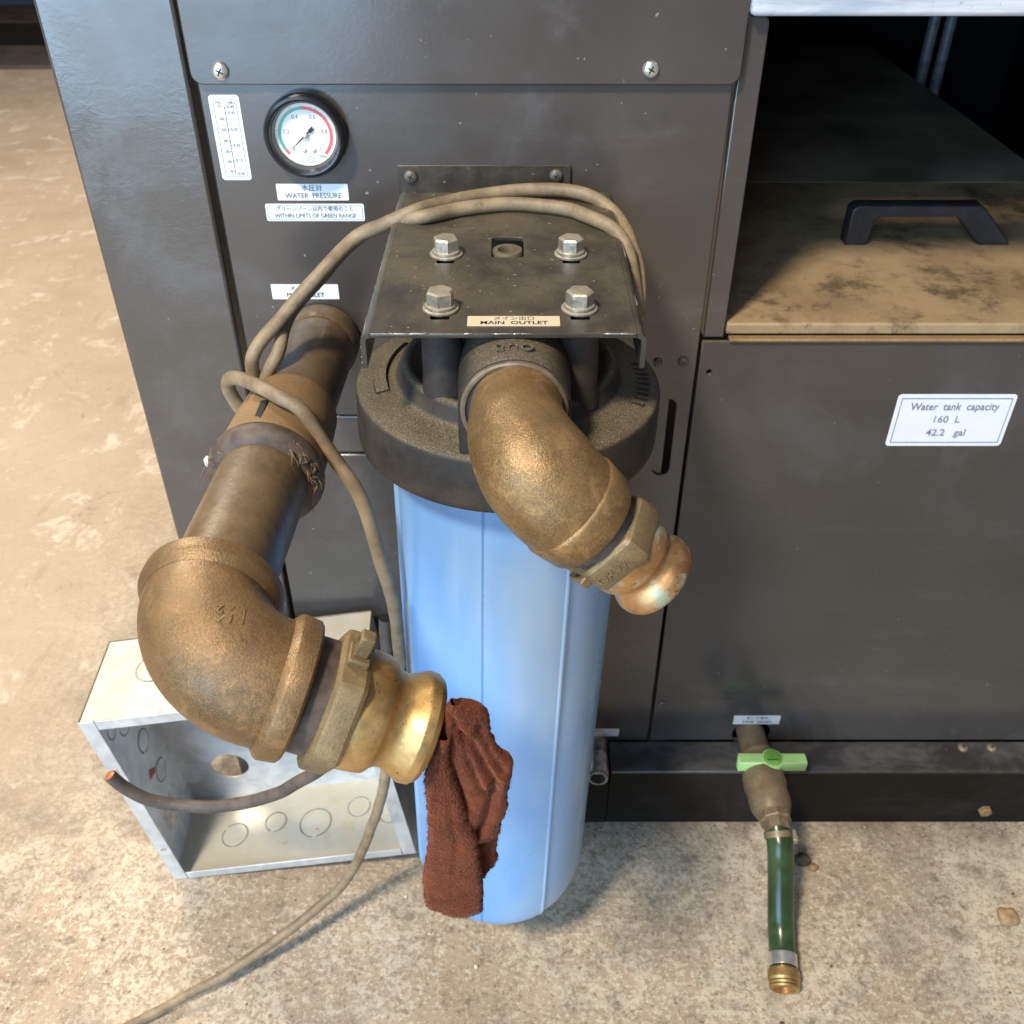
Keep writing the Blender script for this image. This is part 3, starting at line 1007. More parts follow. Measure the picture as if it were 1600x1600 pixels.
# cap (head)
hprof = [(0.5390, 0.0855), (0.5402, 0.0872), (0.5440, 0.0876), (0.5690, 0.0872), (0.5708, 0.0866), (0.5718, 0.0850), (0.5730, 0.0780), (0.5742, 0.0700),
         (0.5746, 0.0660), (0.5754, 0.0645), (0.5772, 0.0632), (0.5830, 0.0612), (0.5852, 0.0596), (0.5858, 0.0575), (0.5850, 0.0550), (0.5815, 0.0500), (0.5802, 0.0440),
         (0.5808, 0.0385), (0.5900, 0.0350), (0.6150, 0.0335), (0.6260, 0.0320)]
bm = bmesh.new()
bm_lathe(bm, (AX.x, AX.y, 0), (0, 0, 1), hprof, 96)
bmesh.ops.recalc_face_normals(bm, faces=bm.faces)
bm.transform(TILT)
head = mesh_from_bm("cap", bm, HEAD, filt, True, 50)
for x, y in BOLTS:
    lathe("bolt_boss", (x, y, 0.578), (0, 0, 1), [(0, 0.0132), (0.007, 0.0120), (0.014, 0.0113), (0.0498, 0.0106)], HEAD, head, 28)
# moulded lettering block and radial ribs on the rim
bm = bmesh.new()
for k in range(9):
    a = radians(-22 + 4.3 * k)
    r = 0.078
    m = Matrix.Translation((AX.x, AX.y, 0)) @ Matrix.Rotation(a, 4, 'Z')
    w = 0.0006 if k % 3 else 0.0011
    bm_box(bm, (0.0735, -w, 0.5715), (0.0805, w, 0.5745), m)
bmesh.ops.recalc_face_normals(bm, faces=bm.faces)
bm.transform(TILT)
mesh_from_bm("moulded_mark", bm, HEAD, head)
# raised crescent on the left of the rim
bm = bmesh.new()
rings = []
for k in range(13):
    a = radians(150 + 4.0 * k)
    h = 0.0016 * min(1, min(k, 12 - k) / 1.0 + 0.05)
    c, s = cos(a), sin(a)
    rings.append([Vector((AX.x + r * c, AX.y + r * s, z)) for r, z in ((0.0695, 0.572), (0.0697, 0.5755 + h), (0.0765, 0.5743 + h), (0.0770, 0.572))])
bm_rings(bm, rings)
bmesh.ops.recalc_face_normals(bm, faces=bm.faces)
bm.transform(TILT)
mesh_from_bm("raised_crescent", bm, HEAD, head, True, 30)

# outlet port on the cap: arch-shaped sleeve towards the viewer
PC = Vector((0.0012, 0, 0.5995))


def arch(r, y, drop, dx=0.0):
    pts = []
    for k in range(25):
        a = pi * k / 24
        pts.append(Vector((PC.x + dx + r * cos(a), y, PC.z + r * sin(a))))
    pts.append(Vector((PC.x + dx - r, y, PC.z - drop)))
    pts.append(Vector((PC.x + dx + r, y, PC.z - drop)))
    return pts


bm = bmesh.new()
bm_rings(bm, [arch(0.0288, -0.150, 0.022), arch(0.0288, -0.196, 0.025), arch(0.0284, -0.203, 0.026), arch(0.0280, -0.2185, 0.028), arch(0.0272, -0.2200, 0.028)])
bmesh.ops.recalc_face_normals(bm, faces=bm.faces)
mesh_from_bm("outlet_port", bm, HEAD, head, True, 45)
lathe("port_ring", (PC.x, -0.2202, PC.z), (0, -1, 0), [(0, 0.0266), (0.0018, 0.0264), (0.0026, 0.0256), (0.0024, 0.0243), (0.0002, 0.0238)],
      plain("worn_port_lip", (0.13, 0.095, 0.065), 0.5, 0, 0.6, 90), head, 64)
lathe("port_throat", (PC.x, -0.2190, PC.z), (0, -1, 0), [(0, 0.0242), (0.0022, 0.0242)], INK, head, 48)
text("out", 0.0115, (0, 0), Matrix.Translation((PC.x + 0.0005, -0.2115, PC.z + 0.0280)) @ Matrix.Rotation(radians(12), 4, 'X') @ Matrix.Rotation(pi, 4, 'Z'), HEAD, head,
     extrude=0.0007, name="moulded_mark", sx=1.15)


# sump
def sump_r(a, t, r):
    # a measured in the lathe's own frame; convert to world bearing
    deg = math.degrees(a)
    return r


def sump_profile(deg):
    """radius offset by bearing (deg, -90 = towards the viewer)"""
    d = 0.0
    x = (deg + 360) % 360
    def near(c, w):
        return max(0.0, 1 - abs((x - c + 180) % 360 - 180) / w)
    if near(258, 0.9) > 0: d -= 0.0011 * near(258, 0.9)          # dark seam
    if near(245.5, 0.8) > 0: d += 0.0004 * near(245.5, 0.8)      # faint mould line
    if 301 < x < 350: d -= 0.0013 * (1 - max(0, (x - 330) / 20))
    if near(300.5, 1.2) > 0: d += 0.0010 * near(300.5, 1.2)
    if near(190, 3) > 0: d += 0.0014 * near(190, 3)
    if 192 < x < 203: d -= 0.0007
    if near(120, 2) > 0: d += 0.0012
    if near(60, 2) > 0: d += 0.0012
    return d


bm = bmesh.new()
rings = []
ang = [k * 1.0 for k in range(0, 360)]
for z, r, k in [(0.5405, 0.0700, 1), (0.53, 0.0702, 1)] + [(0.53 - 0.0412 * i, 0.0702 - 0.00012 * i, 1) for i in range(1, 10)] + \
        [(0.1300, 0.0690, 1), (0.1140, 0.0686, 1), (0.1060, 0.0672, 0.9), (0.1010, 0.0645, 0.7), (0.0980, 0.0600, 0.3), (0.0970, 0.0500, 0.0), (0.0970, 0.02, 0)]:
    sh = -0.0095 * (0.57 - z) / 0.44
    rings.append([Vector((AX.x + sh + 0.0016 + (r + k * sump_profile(d)) * cos(radians(d)), AX.y + (r + k * sump_profile(d)) * sin(radians(d)), z)) for d in ang])
bm_rings(bm, rings)
bmesh.ops.recalc_face_normals(bm, faces=bm.faces)
mesh_from_bm("sump", bm, BLUE, filt, True, 24)

# ------------------------------------------------------------------ elbows and couplings


def elbow_path(p0, d0, corner, d1, face0, rb, face1, n=14):
    """centre line: straight from face0 before the corner, arc of radius rb, straight to face1 after it"""
    corner, d0, d1 = Vector(corner), Vector(d0).normalized(), Vector(d1).normalized()
    pts = []
    k0 = 5
    for i in range(k0):
        pts.append(corner - d0 * (face0 + (rb - face0) * i / k0))
    ctr = corner - d0 * rb + d1 * rb
    for i in range(n + 1):
        a = (pi / 2) * i / n
        pts.append(ctr - d1 * rb * cos(a) + d0 * rb * sin(a))
    for i in range(1, k0 + 1):
        pts.append(corner + d1 * (rb + (face1 - rb) * i / k0))
    return pts


def elbow(name, corner, d0, d1, face0, rb, face1, rad, mat, parent, seg=64):
    pts = elbow_path(None, d0, corner, d1, face0, rb, face1)
    n = len(pts)
    R = [rad(i / (n - 1)) for i in range(n)]
    bm = bmesh.new()
    bm_rings(bm, sweep_rings(pts, R, seg))
    bmesh.ops.recalc_face_normals(bm, faces=bm.faces)
    return mesh_from_bm(name, bm, mat, parent, True, 60)


# ---- left: inlet pipe
pipe = thing("inlet_pipe", "rusty brown inlet pipe with large bronze elbow and brass end stuffed with a rag", "pipe", (-0.138, 0.0, 0.539))
PX0, PX1, PZA = -0.1355, -0.1412, 0.5392
PZ0 = 0.5260
pd = Vector((PX1 - PX0, -0.33, PZA - PZ0)).normalized()
po = Vector((PX0, 0.0, PZ0))
lathe("nipple", po, pd, [(0.0, 0.0242), (0.120, 0.0250)], IRON, pipe, 64, True, True)
lathe("wall_collar", po, pd, [(0.001, 0.0262), (0.016, 0.0262), (0.0185, 0.0248)], IRON, pipe, 64)
sl = lathe("slotted_sleeve", po, pd, [(0.108, 0.0252), (0.110, 0.0272), (0.113, 0.0284), (0.130, 0.0294), (0.150, 0.0300), (0.172, 0.0306), (0.176, 0.0320), (0.182, 0.0321), (0.1855, 0.0312), (0.1880, 0.0282)],
           RUSTY, pipe, 72)
lathe("sealant_band", po, pd, [(0.1775, 0.0312), (0.1790, 0.0326), (0.1820, 0.0331), (0.1855, 0.0322), (0.1880, 0.0304), (0.1895, 0.0282), (0.1910, 0.0254)], SEALANT, sl, 72)
bmx = bmesh.new()
bm_box(bmx, (-0.0020, -0.170, -0.002), (0.0020, -0.150, 0.0006), Matrix.Translation((-0.1415, 0.0, 0.5625)) @ Matrix.Rotation(radians(-9), 4, 'Y'))
bmesh.ops.recalc_face_normals(bmx, faces=bmx.faces)
mesh_from_bm("slot", bmx, VOID, sl)
lathe("pipe_run", po, pd, [(0.180, 0.0252), (0.300, 0.0252)], IRON, pipe, 64)
# torn thread tape: frayed fibres round the front of the sleeve
bm = bmesh.new()
for k in range(95):
    a = radians(random.choice([random.gauss(22, 20), random.gauss(4, 14), random.gauss(34, 12), random.gauss(22, 20), random.gauss(154, 7)]))
    base = po + pd * random.uniform(0.182, 0.193) + Vector((cos(a), 0, sin(a))) * random.uniform(0.0265, 0.0322)
    p = [base]
    tang = Vector((sin(a), 0, -cos(a)))
    dirv = (tang * random.gauss(0.7, .6) + Vector((cos(a) * 0.35, random.gauss(-0.3, .4), -0.45 + random.gauss(0, .3)))).normalized()
    L = random.choice([random.uniform(0.002, 0.006), random.uniform(0.004, 0.011)])
    for q_ in range(1, 7):
        dirv = (dirv + Vector((random.gauss(0, .22), random.gauss(0, .22), random.gauss(-0.16, .18)))).normalized()
        p.append(p[-1] + dirv * L / 6)
    rr = random.choice([0.00010, 0.00014, 0.00022, 0.00038])
    bm_rings(bm, sweep_rings([Vector(q) for q in p], [rr * (1 - 0.6 * m_ / 6) for m_ in range(7)], 5))
bmesh.ops.recalc_face_normals(bm, faces=bm.faces)
tag(mesh_from_bm("frayed_thread_tape", bm, STRAW, pipe), None, None, None, "stuff")
bm = bmesh.new()
for k in range(26):
    a = radians(random.gauss(20, 19))
    ctr = po + pd * random.uniform(0.181, 0.192) + Vector((cos(a), 0, sin(a))) * random.uniform(0.0285, 0.0318)
    rr = random.uniform(0.0008, 0.0022)
    m4 = Matrix.Translation(ctr) @ Matrix.Rotation(random.uniform(0, 6), 4, Vector((random.random(), random.random(), random.random() + .1)))
    g0 = len(bm.verts)
    res = bmesh.ops.create_icosphere(bm, subdivisions=2, radius=1.0)
    for v in res["verts"]:
        k3 = 1 + 0.6 * noise.noise(v.co * 2.5 + Vector((k, 0, 0)))
        v.co = m4 @ (Vector((v.co.x * rr * 1.5, v.co.y * rr * 0.8, v.co.z * rr * 0.45)) * k3)
tag(mesh_from_bm("tape_shreds", bm, SEALANT, pipe, True), None, None, None, "stuff")
# pale fleck on the sleeve's edge
bm = bmesh.new()
bmesh.ops.create_icosphere(bm, subdivisions=2, radius=1.0)
for v in bm.verts:
    v.co = Vector((v.co.x * 0.0020, v.co.y * 0.0022, v.co.z * 0.0036)) * (1 + 0.35 * noise.noise(v.co * 2.2)) + Vector((PX0 - 0.0340, -0.183, PZA + 0.004))
mesh_from_bm("paint_fleck", bm, SILT, pipe, True)

LC = Vector((PX1, -0.3300, PZA))
ld = Vector((0.905, 0.0, -0.425)).normalized()


def rad_left(t):
    # collar bands at both ends come as separate swept sections
    return 0.0287 + 0.0016 * sin(pi * t)


el = elbow("elbow", LC, (0, -1, 0), ld, 0.0430, 0.0350, 0.0480, rad_left, BRONZE_OLD, pipe)
lathe("collar", LC - Vector((0, -1, 0)) * 0.0455, (0, -1, 0), [(0, 0.0290), (0.0008, 0.0322), (0.002, 0.0333), (0.0080, 0.0335), (0.0102, 0.0324), (0.014, 0.0298)], BRONZE_OLD, el, 72)
lathe("collar", LC + ld * 0.0375, ld, [(0, 0.0302), (0.0022, 0.0328), (0.0036, 0.0336), (0.0118, 0.0328), (0.0131, 0.0314), (0.0132, 0.0268)], BRONZE_OLD, el, 72)
# cast size mark on the bend
_n = Vector((0.29, -0.159, 0.944)).normalized()  # mark's normal and position come from a ray cast through an image pixel
_x = Vector((-0.95, -0.10, 0.26))
_x = (_x - _n * _x.dot(_n)).normalized()
_y = _n.cross(_x)
drape(text("1½", 0.0118, (0, 0), Matrix(((_x.x, _y.x, _n.x, -0.1189), (_x.y, _y.y, _n.y, -0.3267), (_x.z, _y.z, _n.z, 0.5650), (0, 0, 0, 1))),
     BRONZE_OLD, el, extrude=0.00035, name="cast_mark", offset=0.00012), el, _n, 0.0005)
lathe("thread", LC + ld * 0.0490, ld, [(0, 0.0268), (0.016, 0.0268)], SEALANT, pipe, 48)


def camlock(parent, o, d, scale, hexr, prof, hexmat, brass, t0, t1, roll, ears):
    d, s, u = frame_of(d)
    # hexagonal spanner section: six flats with softened arrises
    def hexf(a, t, r):
        k = (a - roll) % (pi / 3) - pi / 6
        return min(r / cos(k), r * 1.128)
    hx = lathe("hex_nut", o, d, [(t0, hexr * 0.90), (t0 + 0.0018, hexr * 0.985), (t0 + 0.0035, hexr), (t1 - 0.002, hexr), (t1, hexr * 0.965), (t1 + 0.0002, hexr * 0.8)],
               hexmat, parent, 96, rfun=hexf, angle=24)
    body = lathe("brass_end", o, d, prof, brass, parent, 80, angle=35)
    for a in ears:
        er = s * cos(a) + u * sin(a)
        et = d.cross(er)
        m = Matrix(((d.x, et.x, er.x, 0), (d.y, et.y, er.y, 0), (d.z, et.z, er.z, 0), (0, 0, 0, 1)))
        m = Matrix.Translation(Vector(o) + d * (t0 + t1) / 2 + er * hexr * 1.0) @ m
        bm = bmesh.new()
        q = scale
        if q < 0.9:      # flat cast tab with a hole
            bm_box(bm, (-0.0028, -0.0075, -0.004), (0.0028, 0.0062, 0.0034), m)
            hole, hr, hd = m @ Vector((-0.0029, -0.0010, -0.0002)), 0.0017, -d
        else:            # tall lug on a broad foot
            bm_box(bm, (-0.0050, -0.0062, -0.001), (0.0052, 0.0062, 0.0036), m)
            bm_box(bm, (-0.0034, -0.0034, 0.0030), (0.0036, 0.0034, 0.0150), m)
            hole, hr, hd = m @ Vector((-0.0035, 0.0, 0.0115)), 0.0012, -d
        bmesh.ops.recalc_face_normals(bm, faces=bm.faces)
        e = mesh_from_bm("tether_lug", bm, hexmat, hx)
        bevel(e, 0.0011, 3)
        lathe("lug_hole", hole, hd, [(0, hr), (0.00008, hr)], INK, e, 18)
    return hx, body


Lp = [(0.0735, 0.0250), (0.0738, 0.0278), (0.0760, 0.0282), (0.0840, 0.0276), (0.0872, 0.0270), (0.0885, 0.0258), (0.0900, 0.0240), (0.0925, 0.0226), (0.0955, 0.0223),
      (0.0982, 0.0230), (0.1008, 0.0243), (0.1034, 0.0256), (0.1046, 0.0263), (0.1054, 0.0265), (0.1092, 0.0263), (0.1098, 0.0258), (0.1118, 0.0246), (0.1124, 0.0236), (0.1126, 0.0205), (0.1060, 0.0195), (0.0860, 0.0195)]
OFS = 0.0
camlock(pipe, LC, ld, 1.0, 0.0302, Lp, HEXB, BRASS, 0.0600, 0.0742, radians(2), [radians(92)])

# ---- right: outlet elbow
outp = thing("outlet_elbow", "warm bronze elbow curving down right from the filter cap with brass hose end", "pipe elbow", (0.001, -0.22, 0.6))
RC = Vector((0.0022, -0.2690, 0.6015))
rd = Vector((0.7071, 0.0, -0.7071))


def rad_right(t):
    return 0.0226 + 0.0046 * min(1.0, max(0.0, (t - 0.18) / 0.35)) - 0.0012 * max(0.0, (t - 0.75) / 0.25)


er_ = elbow("elbow", RC, (0, -1, 0), rd, 0.0520, 0.0330, 0.0400, rad_right, BRONZE, outp)
lathe("collar", RC + rd * 0.0310, rd, [(0, 0.0258), (0.0018, 0.0274), (0.0032, 0.0280), (0.0165, 0.0266), (0.0180, 0.0252), (0.0181, 0.0215)], BRONZE, er_, 72)
bm = bmesh.new()
bm_lathe(bm, (0, 0, 0), (0, 0, 1), [(0, 0.0030), (0.0030, 0.0030), (0.0036, 0.0024)], 16)
_d, _s, _u = frame_of(rd)
lug = RC + rd * 0.0322 + _u * 0.0265 + _s * 0.004
bm.transform(Matrix.Translation(lug) @ rd.to_track_quat('Z', 'Y').to_matrix().to_4x4() @ Matrix.Rotation(radians(90), 4, 'X') @ Matrix.Diagonal((0.7, 0.9, 0.6, 1)))
mesh_from_bm("cast_pip", bm, BRONZE, er_, True, 40)
lathe("thread", RC + rd * 0.0485, rd, [(0, 0.0212), (0.012, 0.0212)], SEALANT, outp, 48)
Rp = [(0.0700, 0.0195), (0.0703, 0.0216), (0.0720, 0.0219), (0.0790, 0.0214), (0.0806, 0.0206), (0.0822, 0.0190), (0.0838, 0.0182), (0.0856, 0.0184), (0.0880, 0.0198),
      (0.0905, 0.0214), (0.0930, 0.0222), (0.0962, 0.0220), (0.0985, 0.0208), (0.0998, 0.0186), (0.1000, 0.0165), (0.094, 0.0155), (0.08, 0.0155)]
hx, _b = camlock(outp, RC, rd, 0.72, 0.0228, Rp, HEXB, BRASS_V, 0.0555, 0.0702, radians(-25), [radians(302)])
# maker's letters on the flat that faces up
for fa in (radians(5),):
    er = _s * cos(fa) + _u * sin(fa)
    et = _u * cos(fa) - _s * sin(fa)
    m = Matrix(((et.x, -rd.x, er.x, 0), (et.y, -rd.y, er.y, 0), (et.z, -rd.z, er.z, 0), (0, 0, 0, 1)))
    text("DRW", 0.0072, (0, 0), Matrix.Translation(RC + rd * 0.0640 - et * 0.0035 + er * 0.0227) @ m, HEXB, hx, extrude=0.0006, name="cast_mark", offset=0.0001)

# ------------------------------------------------------------------ cables
cabA = [(0.0740, -0.1100, 0.5980), (0.0752, -0.0900, 0.6070), (0.0745, -0.0680, 0.6160), (0.0700, -0.0430, 0.6230), (0.0610, -0.0260, 0.6300), (0.0444, -0.0180, 0.6365), (0.0205, -0.0115, 0.6370), (-0.0122, -0.0165, 0.6362), (-0.0476, -0.0370, 0.6360), (-0.0621, -0.0500, 0.6352), (-0.0800, -0.0480, 0.6270), (-0.0975, -0.0450, 0.6175), (-0.1168, -0.0640, 0.6052), (-0.1398, -0.0820, 0.5838), (-0.1560, -0.1000, 0.5696), (-0.1600, -0.1010, 0.5560), (-0.1580, -0.0960, 0.5400), (-0.1500, -0.0940, 0.5200)]  # most cable points, here and below, taken from image pixels at assumed depths
# round the left of the pipe, across its top to the right, then down to the floor
cabW = [(-0.1308, -0.1017, 0.4928), (-0.1509, -0.1047, 0.5059), (-0.1650, -0.1087, 0.5260), (-0.1729, -0.1098, 0.5446), (-0.1702, -0.1153, 0.5572), (-0.1558, -0.1327, 0.5655), (-0.1343, -0.1560, 0.5702), (-0.1199, -0.1615, 0.5645), (-0.1107, -0.1630, 0.5478), (-0.1010, -0.1666, 0.5301), (-0.0900, -0.1740, 0.5150), (-0.0815, -0.1740, 0.4720), (-0.0765, -0.1720, 0.4270), (-0.0760, -0.1680, 0.3710), (-0.0825, -0.1660, 0.3190), (-0.0935, -0.1640, 0.2580), (-0.1065, -0.1560, 0.1920), (-0.1290, -0.1480, 0.1150), (-0.1513, -0.1480, 0.0660), (-0.1813, -0.1656, 0.0450), (-0.2389, -0.1986, 0.0220), (-0.2819, -0.2183, 0.0100), (-0.3254, -0.2416, 0.0050), (-0.3901, -0.2702, 0.0048), (-0.4700, -0.2900, 0.0048)]  # points round the pipe were pushed along the camera's line of sight
cord = thing("grey_cable", "grimy grey cable draped over bracket, hooked round inlet pipe and trailing to floor", "cable", (-0.25, -0.2, 0))
tube("bracket_loop", cabA, 0.0043, CABLE, cord, 8, 18, wob=0.03)
cabB = [(0.0735, -0.1120, 0.5980), (0.0705, -0.0920, 0.6150), (0.0665, -0.0780, 0.6270), (0.0580, -0.0690, 0.6345), (0.0440, -0.0560, 0.6360), (0.0314, -0.0445, 0.6358), (0.0000, -0.0352, 0.6358), (-0.0315, -0.0430, 0.6358), (-0.0545, -0.0560, 0.6350), (-0.0812, -0.0395, 0.6226), (-0.0989, -0.0365, 0.6130), (-0.1179, -0.0557, 0.5996), (-0.1407, -0.0739, 0.5769), (-0.1440, -0.0950, 0.5655), (-0.1525, -0.1000, 0.5510), (-0.1560, -0.1000, 0.5300)]  # left span is the first strand pushed back along the line of sight
tube("bracket_loop", cabB, 0.0042, CABLE, cord, 8, 18, wob=0.03)
tube("trailing_run", cabW, 0.0043, CABLE, cord, 8, 18, wob=0.03)
dk = [(-0.3030, -0.1700, 0.2488), (-0.2955, -0.170, 0.2335), (-0.2813, -0.170, 0.2203), (-0.2583, -0.170, 0.2122), (-0.2284, -0.172, 0.2140), (-0.2010, -0.175, 0.2240), (-0.1770, -0.178, 0.2385),
      (-0.1550, -0.182, 0.2590), (-0.1330, -0.185, 0.2830), (-0.1080, -0.178, 0.320), (-0.0870, -0.165, 0.360), (-0.0840, -0.158, 0.40)]
dcab = tag(tube("cut_cable_end", dk, 0.0049, CABLE_D, None, 8, 18, wob=0.02), "dark cut cable end with orange copper tip hanging before the metal box", "cable")
dirc = (Vector(dk[0]) - Vector(dk[1])).normalized()
lathe("copper_core", Vector(dk[0]) - dirc * 0.001, dirc, [(0, 0.0041), (0.0016, 0.0041), (0.0020, 0.0034)], COPPER, dcab, 20)

# ------------------------------------------------------------------ rag
# the cloth is folded over on itself: three overlapping folds, each (z, left x, right x)
FOLD_FRONT = [(0.5042, -0.0329, -0.0273), (0.4961, -0.0352, -0.028), (0.4866, -0.0376, -0.0286), (0.4768, -0.0406, -0.0274), (0.4655, -0.0409, -0.0252), (0.4538, -0.041, -0.0234),  # fold outlines and main creases traced from image pixels, converted to metres
              (0.4418, -0.0412, -0.0213), (0.4322, -0.0414, -0.0186), (0.418, -0.0426, -0.0171), (0.4033, -0.0449, -0.0163), (0.3912, -0.0463, -0.0155), (0.3802, -0.0462, -0.0152),
              (0.3706, -0.0462, -0.0154), (0.3585, -0.0462, -0.0158)]
FOLD_MID = [(0.5199, -0.0275, -0.0225), (0.5164, -0.0292, -0.0132), (0.5108, -0.0302, -0.0106), (0.5017, -0.0318, -0.0099), (0.497, -0.0328, -0.0092), (0.4899, -0.0339, -0.0073),
            (0.4845, -0.0346, -0.0039), (0.4802, -0.0348, 0.0), (0.4753, -0.0346, 0.0005), (0.4652, -0.0347, -0.0004), (0.4549, -0.0347, -0.002), (0.4415, -0.0345, -0.0025),
            (0.4305, -0.0337, -0.0057), (0.422, -0.0324, -0.0061), (0.4163, -0.0309, -0.0104)]
FOLD_BACK = [(0.4318, -0.0237, -0.0061), (0.4205, -0.0241, -0.006), (0.4133, -0.0243, -0.0069), (0.3985, -0.0239, -0.0082), (0.3908, -0.0232, -0.0078), (0.3831, -0.0225, -0.0107), (0.3712, -0.0219, -0.015)]
CREASE = [([(-0.0252, 0.5063), (-0.0186, 0.4982), (-0.0127, 0.4802), (-0.0080, 0.4688)], 0.0017, 0.0040), ([(-0.0086, 0.4652), (-0.0099, 0.4536), (-0.0119, 0.4429), (-0.0170, 0.4263)], 0.0018, 0.0042),
          ([(-0.0287, 0.5135), (-0.0243, 0.5099), (-0.0198, 0.5090)], 0.0016, 0.0034), ([(-0.0223, 0.5017), (-0.0204, 0.4875), (-0.0161, 0.4703), (-0.0131, 0.4601)], 0.0013, 0.0020),
          ([(-0.0153, 0.5074), (-0.0124, 0.4970), (-0.0095, 0.4863), (-0.0045, 0.4753)], 0.0016, 0.0026), ([(-0.0330, 0.4900), (-0.0270, 0.4700), (-0.0215, 0.4480)], 0.0020, 0.0018)]


def seg_dist(px, pz, poly):
    best = 1.0
    for (ax, az), (bx, bz) in zip(poly[:-1], poly[1:]):
        dx, dz = bx - ax, bz - az
        t_ = max(0.0, min(1.0, ((px - ax) * dx + (pz - az) * dz) / (dx * dx + dz * dz)))
        best = min(best, math.hypot(px - ax - dx * t_, pz - az - dz * t_))
    return best


def fold_pt(rows, y0, seed, u, s, side, thick=0.0033):
    f = s * (len(rows) - 1)
    k = min(len(rows) - 2, int(f))
    f -= k
    def cr(c):
        p0, p1, p2, p3 = rows[max(0, k - 1)][c], rows[k][c], rows[k + 1][c], rows[min(len(rows) - 1, k + 2)][c]
        return 0.5 * (2 * p1 + (p2 - p0) * f + (2 * p0 - 5 * p1 + 4 * p2 - p3) * f * f + (3 * p1 - p0 - 3 * p2 + p3) * f ** 3)
    z, xl, xr = cr(0), cr(1), cr(2)
    xl += 0.0007 * noise.noise(Vector((z * 260, seed, 0))) + 0.00035 * noise.noise(Vector((z * 900, seed, 3)))
    xr += 0.0009 * noise.noise(Vector((z * 230, seed, 5))) + 0.00055 * noise.noise(Vector((z * 900, seed, 8)))
    x = xl + (xr - xl) * u
    zl = rows[0][0] - rows[-1][0]
    e = min(u * (xr - xl), (1 - u) * (xr - xl), (1 - s) * zl, s * zl + 0.0006)
    q = min(1.0, max(0.0, e) / 0.0034)
    th = thick * math.sqrt(q * (2 - q))
    if rows is FOLD_FRONT and s > 0.80:
        w_ = (s - 0.80) / 0.20
        z += w_ * (0.0110 * (1 - u) ** 2.2 + 0.0018 * max(0.0, u - 0.7) / 0.3) + w_ * 0.0008 * noise.noise(Vector((u * 22, 1.7, seed)))
    if rows is FOLD_BACK and s > 0.6:
        z += (s - 0.6) / 0.4 * 0.004 * u
    y = y0 + 0.0012 * noise.noise(Vector((x * 60, z * 42, seed))) + 0.0007 * noise.noise(Vector((x * 170, z * 130, seed + 2)))
    if rows is FOLD_FRONT:
        y -= 0.0026 * math.sin(pi * u) * (0.4 + 0.6 * s) - 0.0012 * (u - 0.2) * s
        y += 0.0013 * math.exp(-((u - 0.62 + 0.35 * (s - 0.5)) / 0.10) ** 2) * math.exp(-((s - 0.55) / 0.2) ** 2)
    if rows is FOLD_BACK:
        y += 0.0024 * (1 - u)
    if rows is FOLD_MID:
        y -= 0.0016 * math.sin(pi * min(1.0, u * 1.1))
        for poly, wd, dp in CREASE:
            dd = seg_dist(x, z, poly)
            y += dp * 0.75 * math.exp(-(dd / (1.3 * wd)) ** 2) * q
            y -= dp * 0.22 * math.exp(-((dd - 2.6 * wd) / (1.5 * wd)) ** 2) * q
    if side == 0:
        loop = noise.noise(Vector((x * 1150, z * 800, seed))) * 0.00042 + noise.noise(Vector((x * 2300, z * 2100, seed))) * 0.00022
        return Vector((x + loop * 0.4, y - th - loop, z))
    return Vector((x, y + th, z))


FOLDS = [(FOLD_BACK, -0.3325, 3.0, 36, 110), (FOLD_MID, -0.3375, 7.0, 76, 190), (FOLD_FRONT, -0.3435, 12.0, 66, 290)]
bm = bmesh.new()
for rows, y0, seed, NU, NS in FOLDS:
    front = [[bm.verts.new(fold_pt(rows, y0, seed, j / NU, i / NS, 0)) for j in range(NU + 1)] for i in range(NS + 1)]
    back = [[bm.verts.new(fold_pt(rows, y0, seed, j / NU, i / NS, 1)) if 0 < j < NU and i < NS else front[i][j] for j in range(NU + 1)] for i in range(NS + 1)]
    for i in range(NS):
        for j in range(NU):
            bm.faces.new((front[i][j], front[i + 1][j], front[i + 1][j + 1], front[i][j + 1]))
            vs = [back[i][j], back[i][j + 1], back[i + 1][j + 1], back[i + 1][j]]
            vs = [v for n_, v in enumerate(vs) if v not in vs[:n_]]
            if len(vs) > 2:
                try:
                    bm.faces.new(vs)
                except ValueError:
                    pass
bmesh.ops.recalc_face_normals(bm, faces=bm.faces)
rag = mesh_from_bm("rag", bm, RAG, None, True)
tag(rag, "rust brown terry rag hanging out of the left brass pipe end", "rag")
# plug of cloth inside the pipe end
E0 = LC + ld * 0.100
lathe("plug", E0, ld, [(0, 0.0192), (0.012, 0.0192), (0.016, 0.015), (0.018, 0.006)], RAG, rag, 28)
# frayed pile along the edges
bm = bmesh.new()
for k in range(5200):
    rows, y0, seed, NU, NS = FOLDS[random.choice((0, 1, 1, 2, 2, 2))]
    u, s_ = random.random(), random.random()
    rim = random.random() < 0.5
    if rim:
        if random.random() < 0.3:
            s_ = random.uniform(0.985, 1.0)
        else:
            u = random.choice((random.uniform(0, 0.02), random.uniform(0.98, 1.0)))
    p = fold_pt(rows, y0, seed, u, s_, 0)
    dv = Vector((random.gauss(0, .5) + (u - 0.5) * 2.0 * rim, -0.6 + random.gauss(0, .3), random.gauss(-0.25, .4) - (0.8 if s_ > 0.98 else 0))).normalized()
    L = random.uniform(0.0004, 0.0011) * (1.5 if rim else 1.0)
    sd = dv.cross(Vector((random.random(), random.random(), random.random()))).normalized() * 0.00016
    q = [bm.verts.new(p + sd), bm.verts.new(p - sd), bm.verts.new(p + dv * L)]
    bm.faces.new(q)
tag(mesh_from_bm("terry_pile", bm, RAG, rag), None, None, None, "stuff")

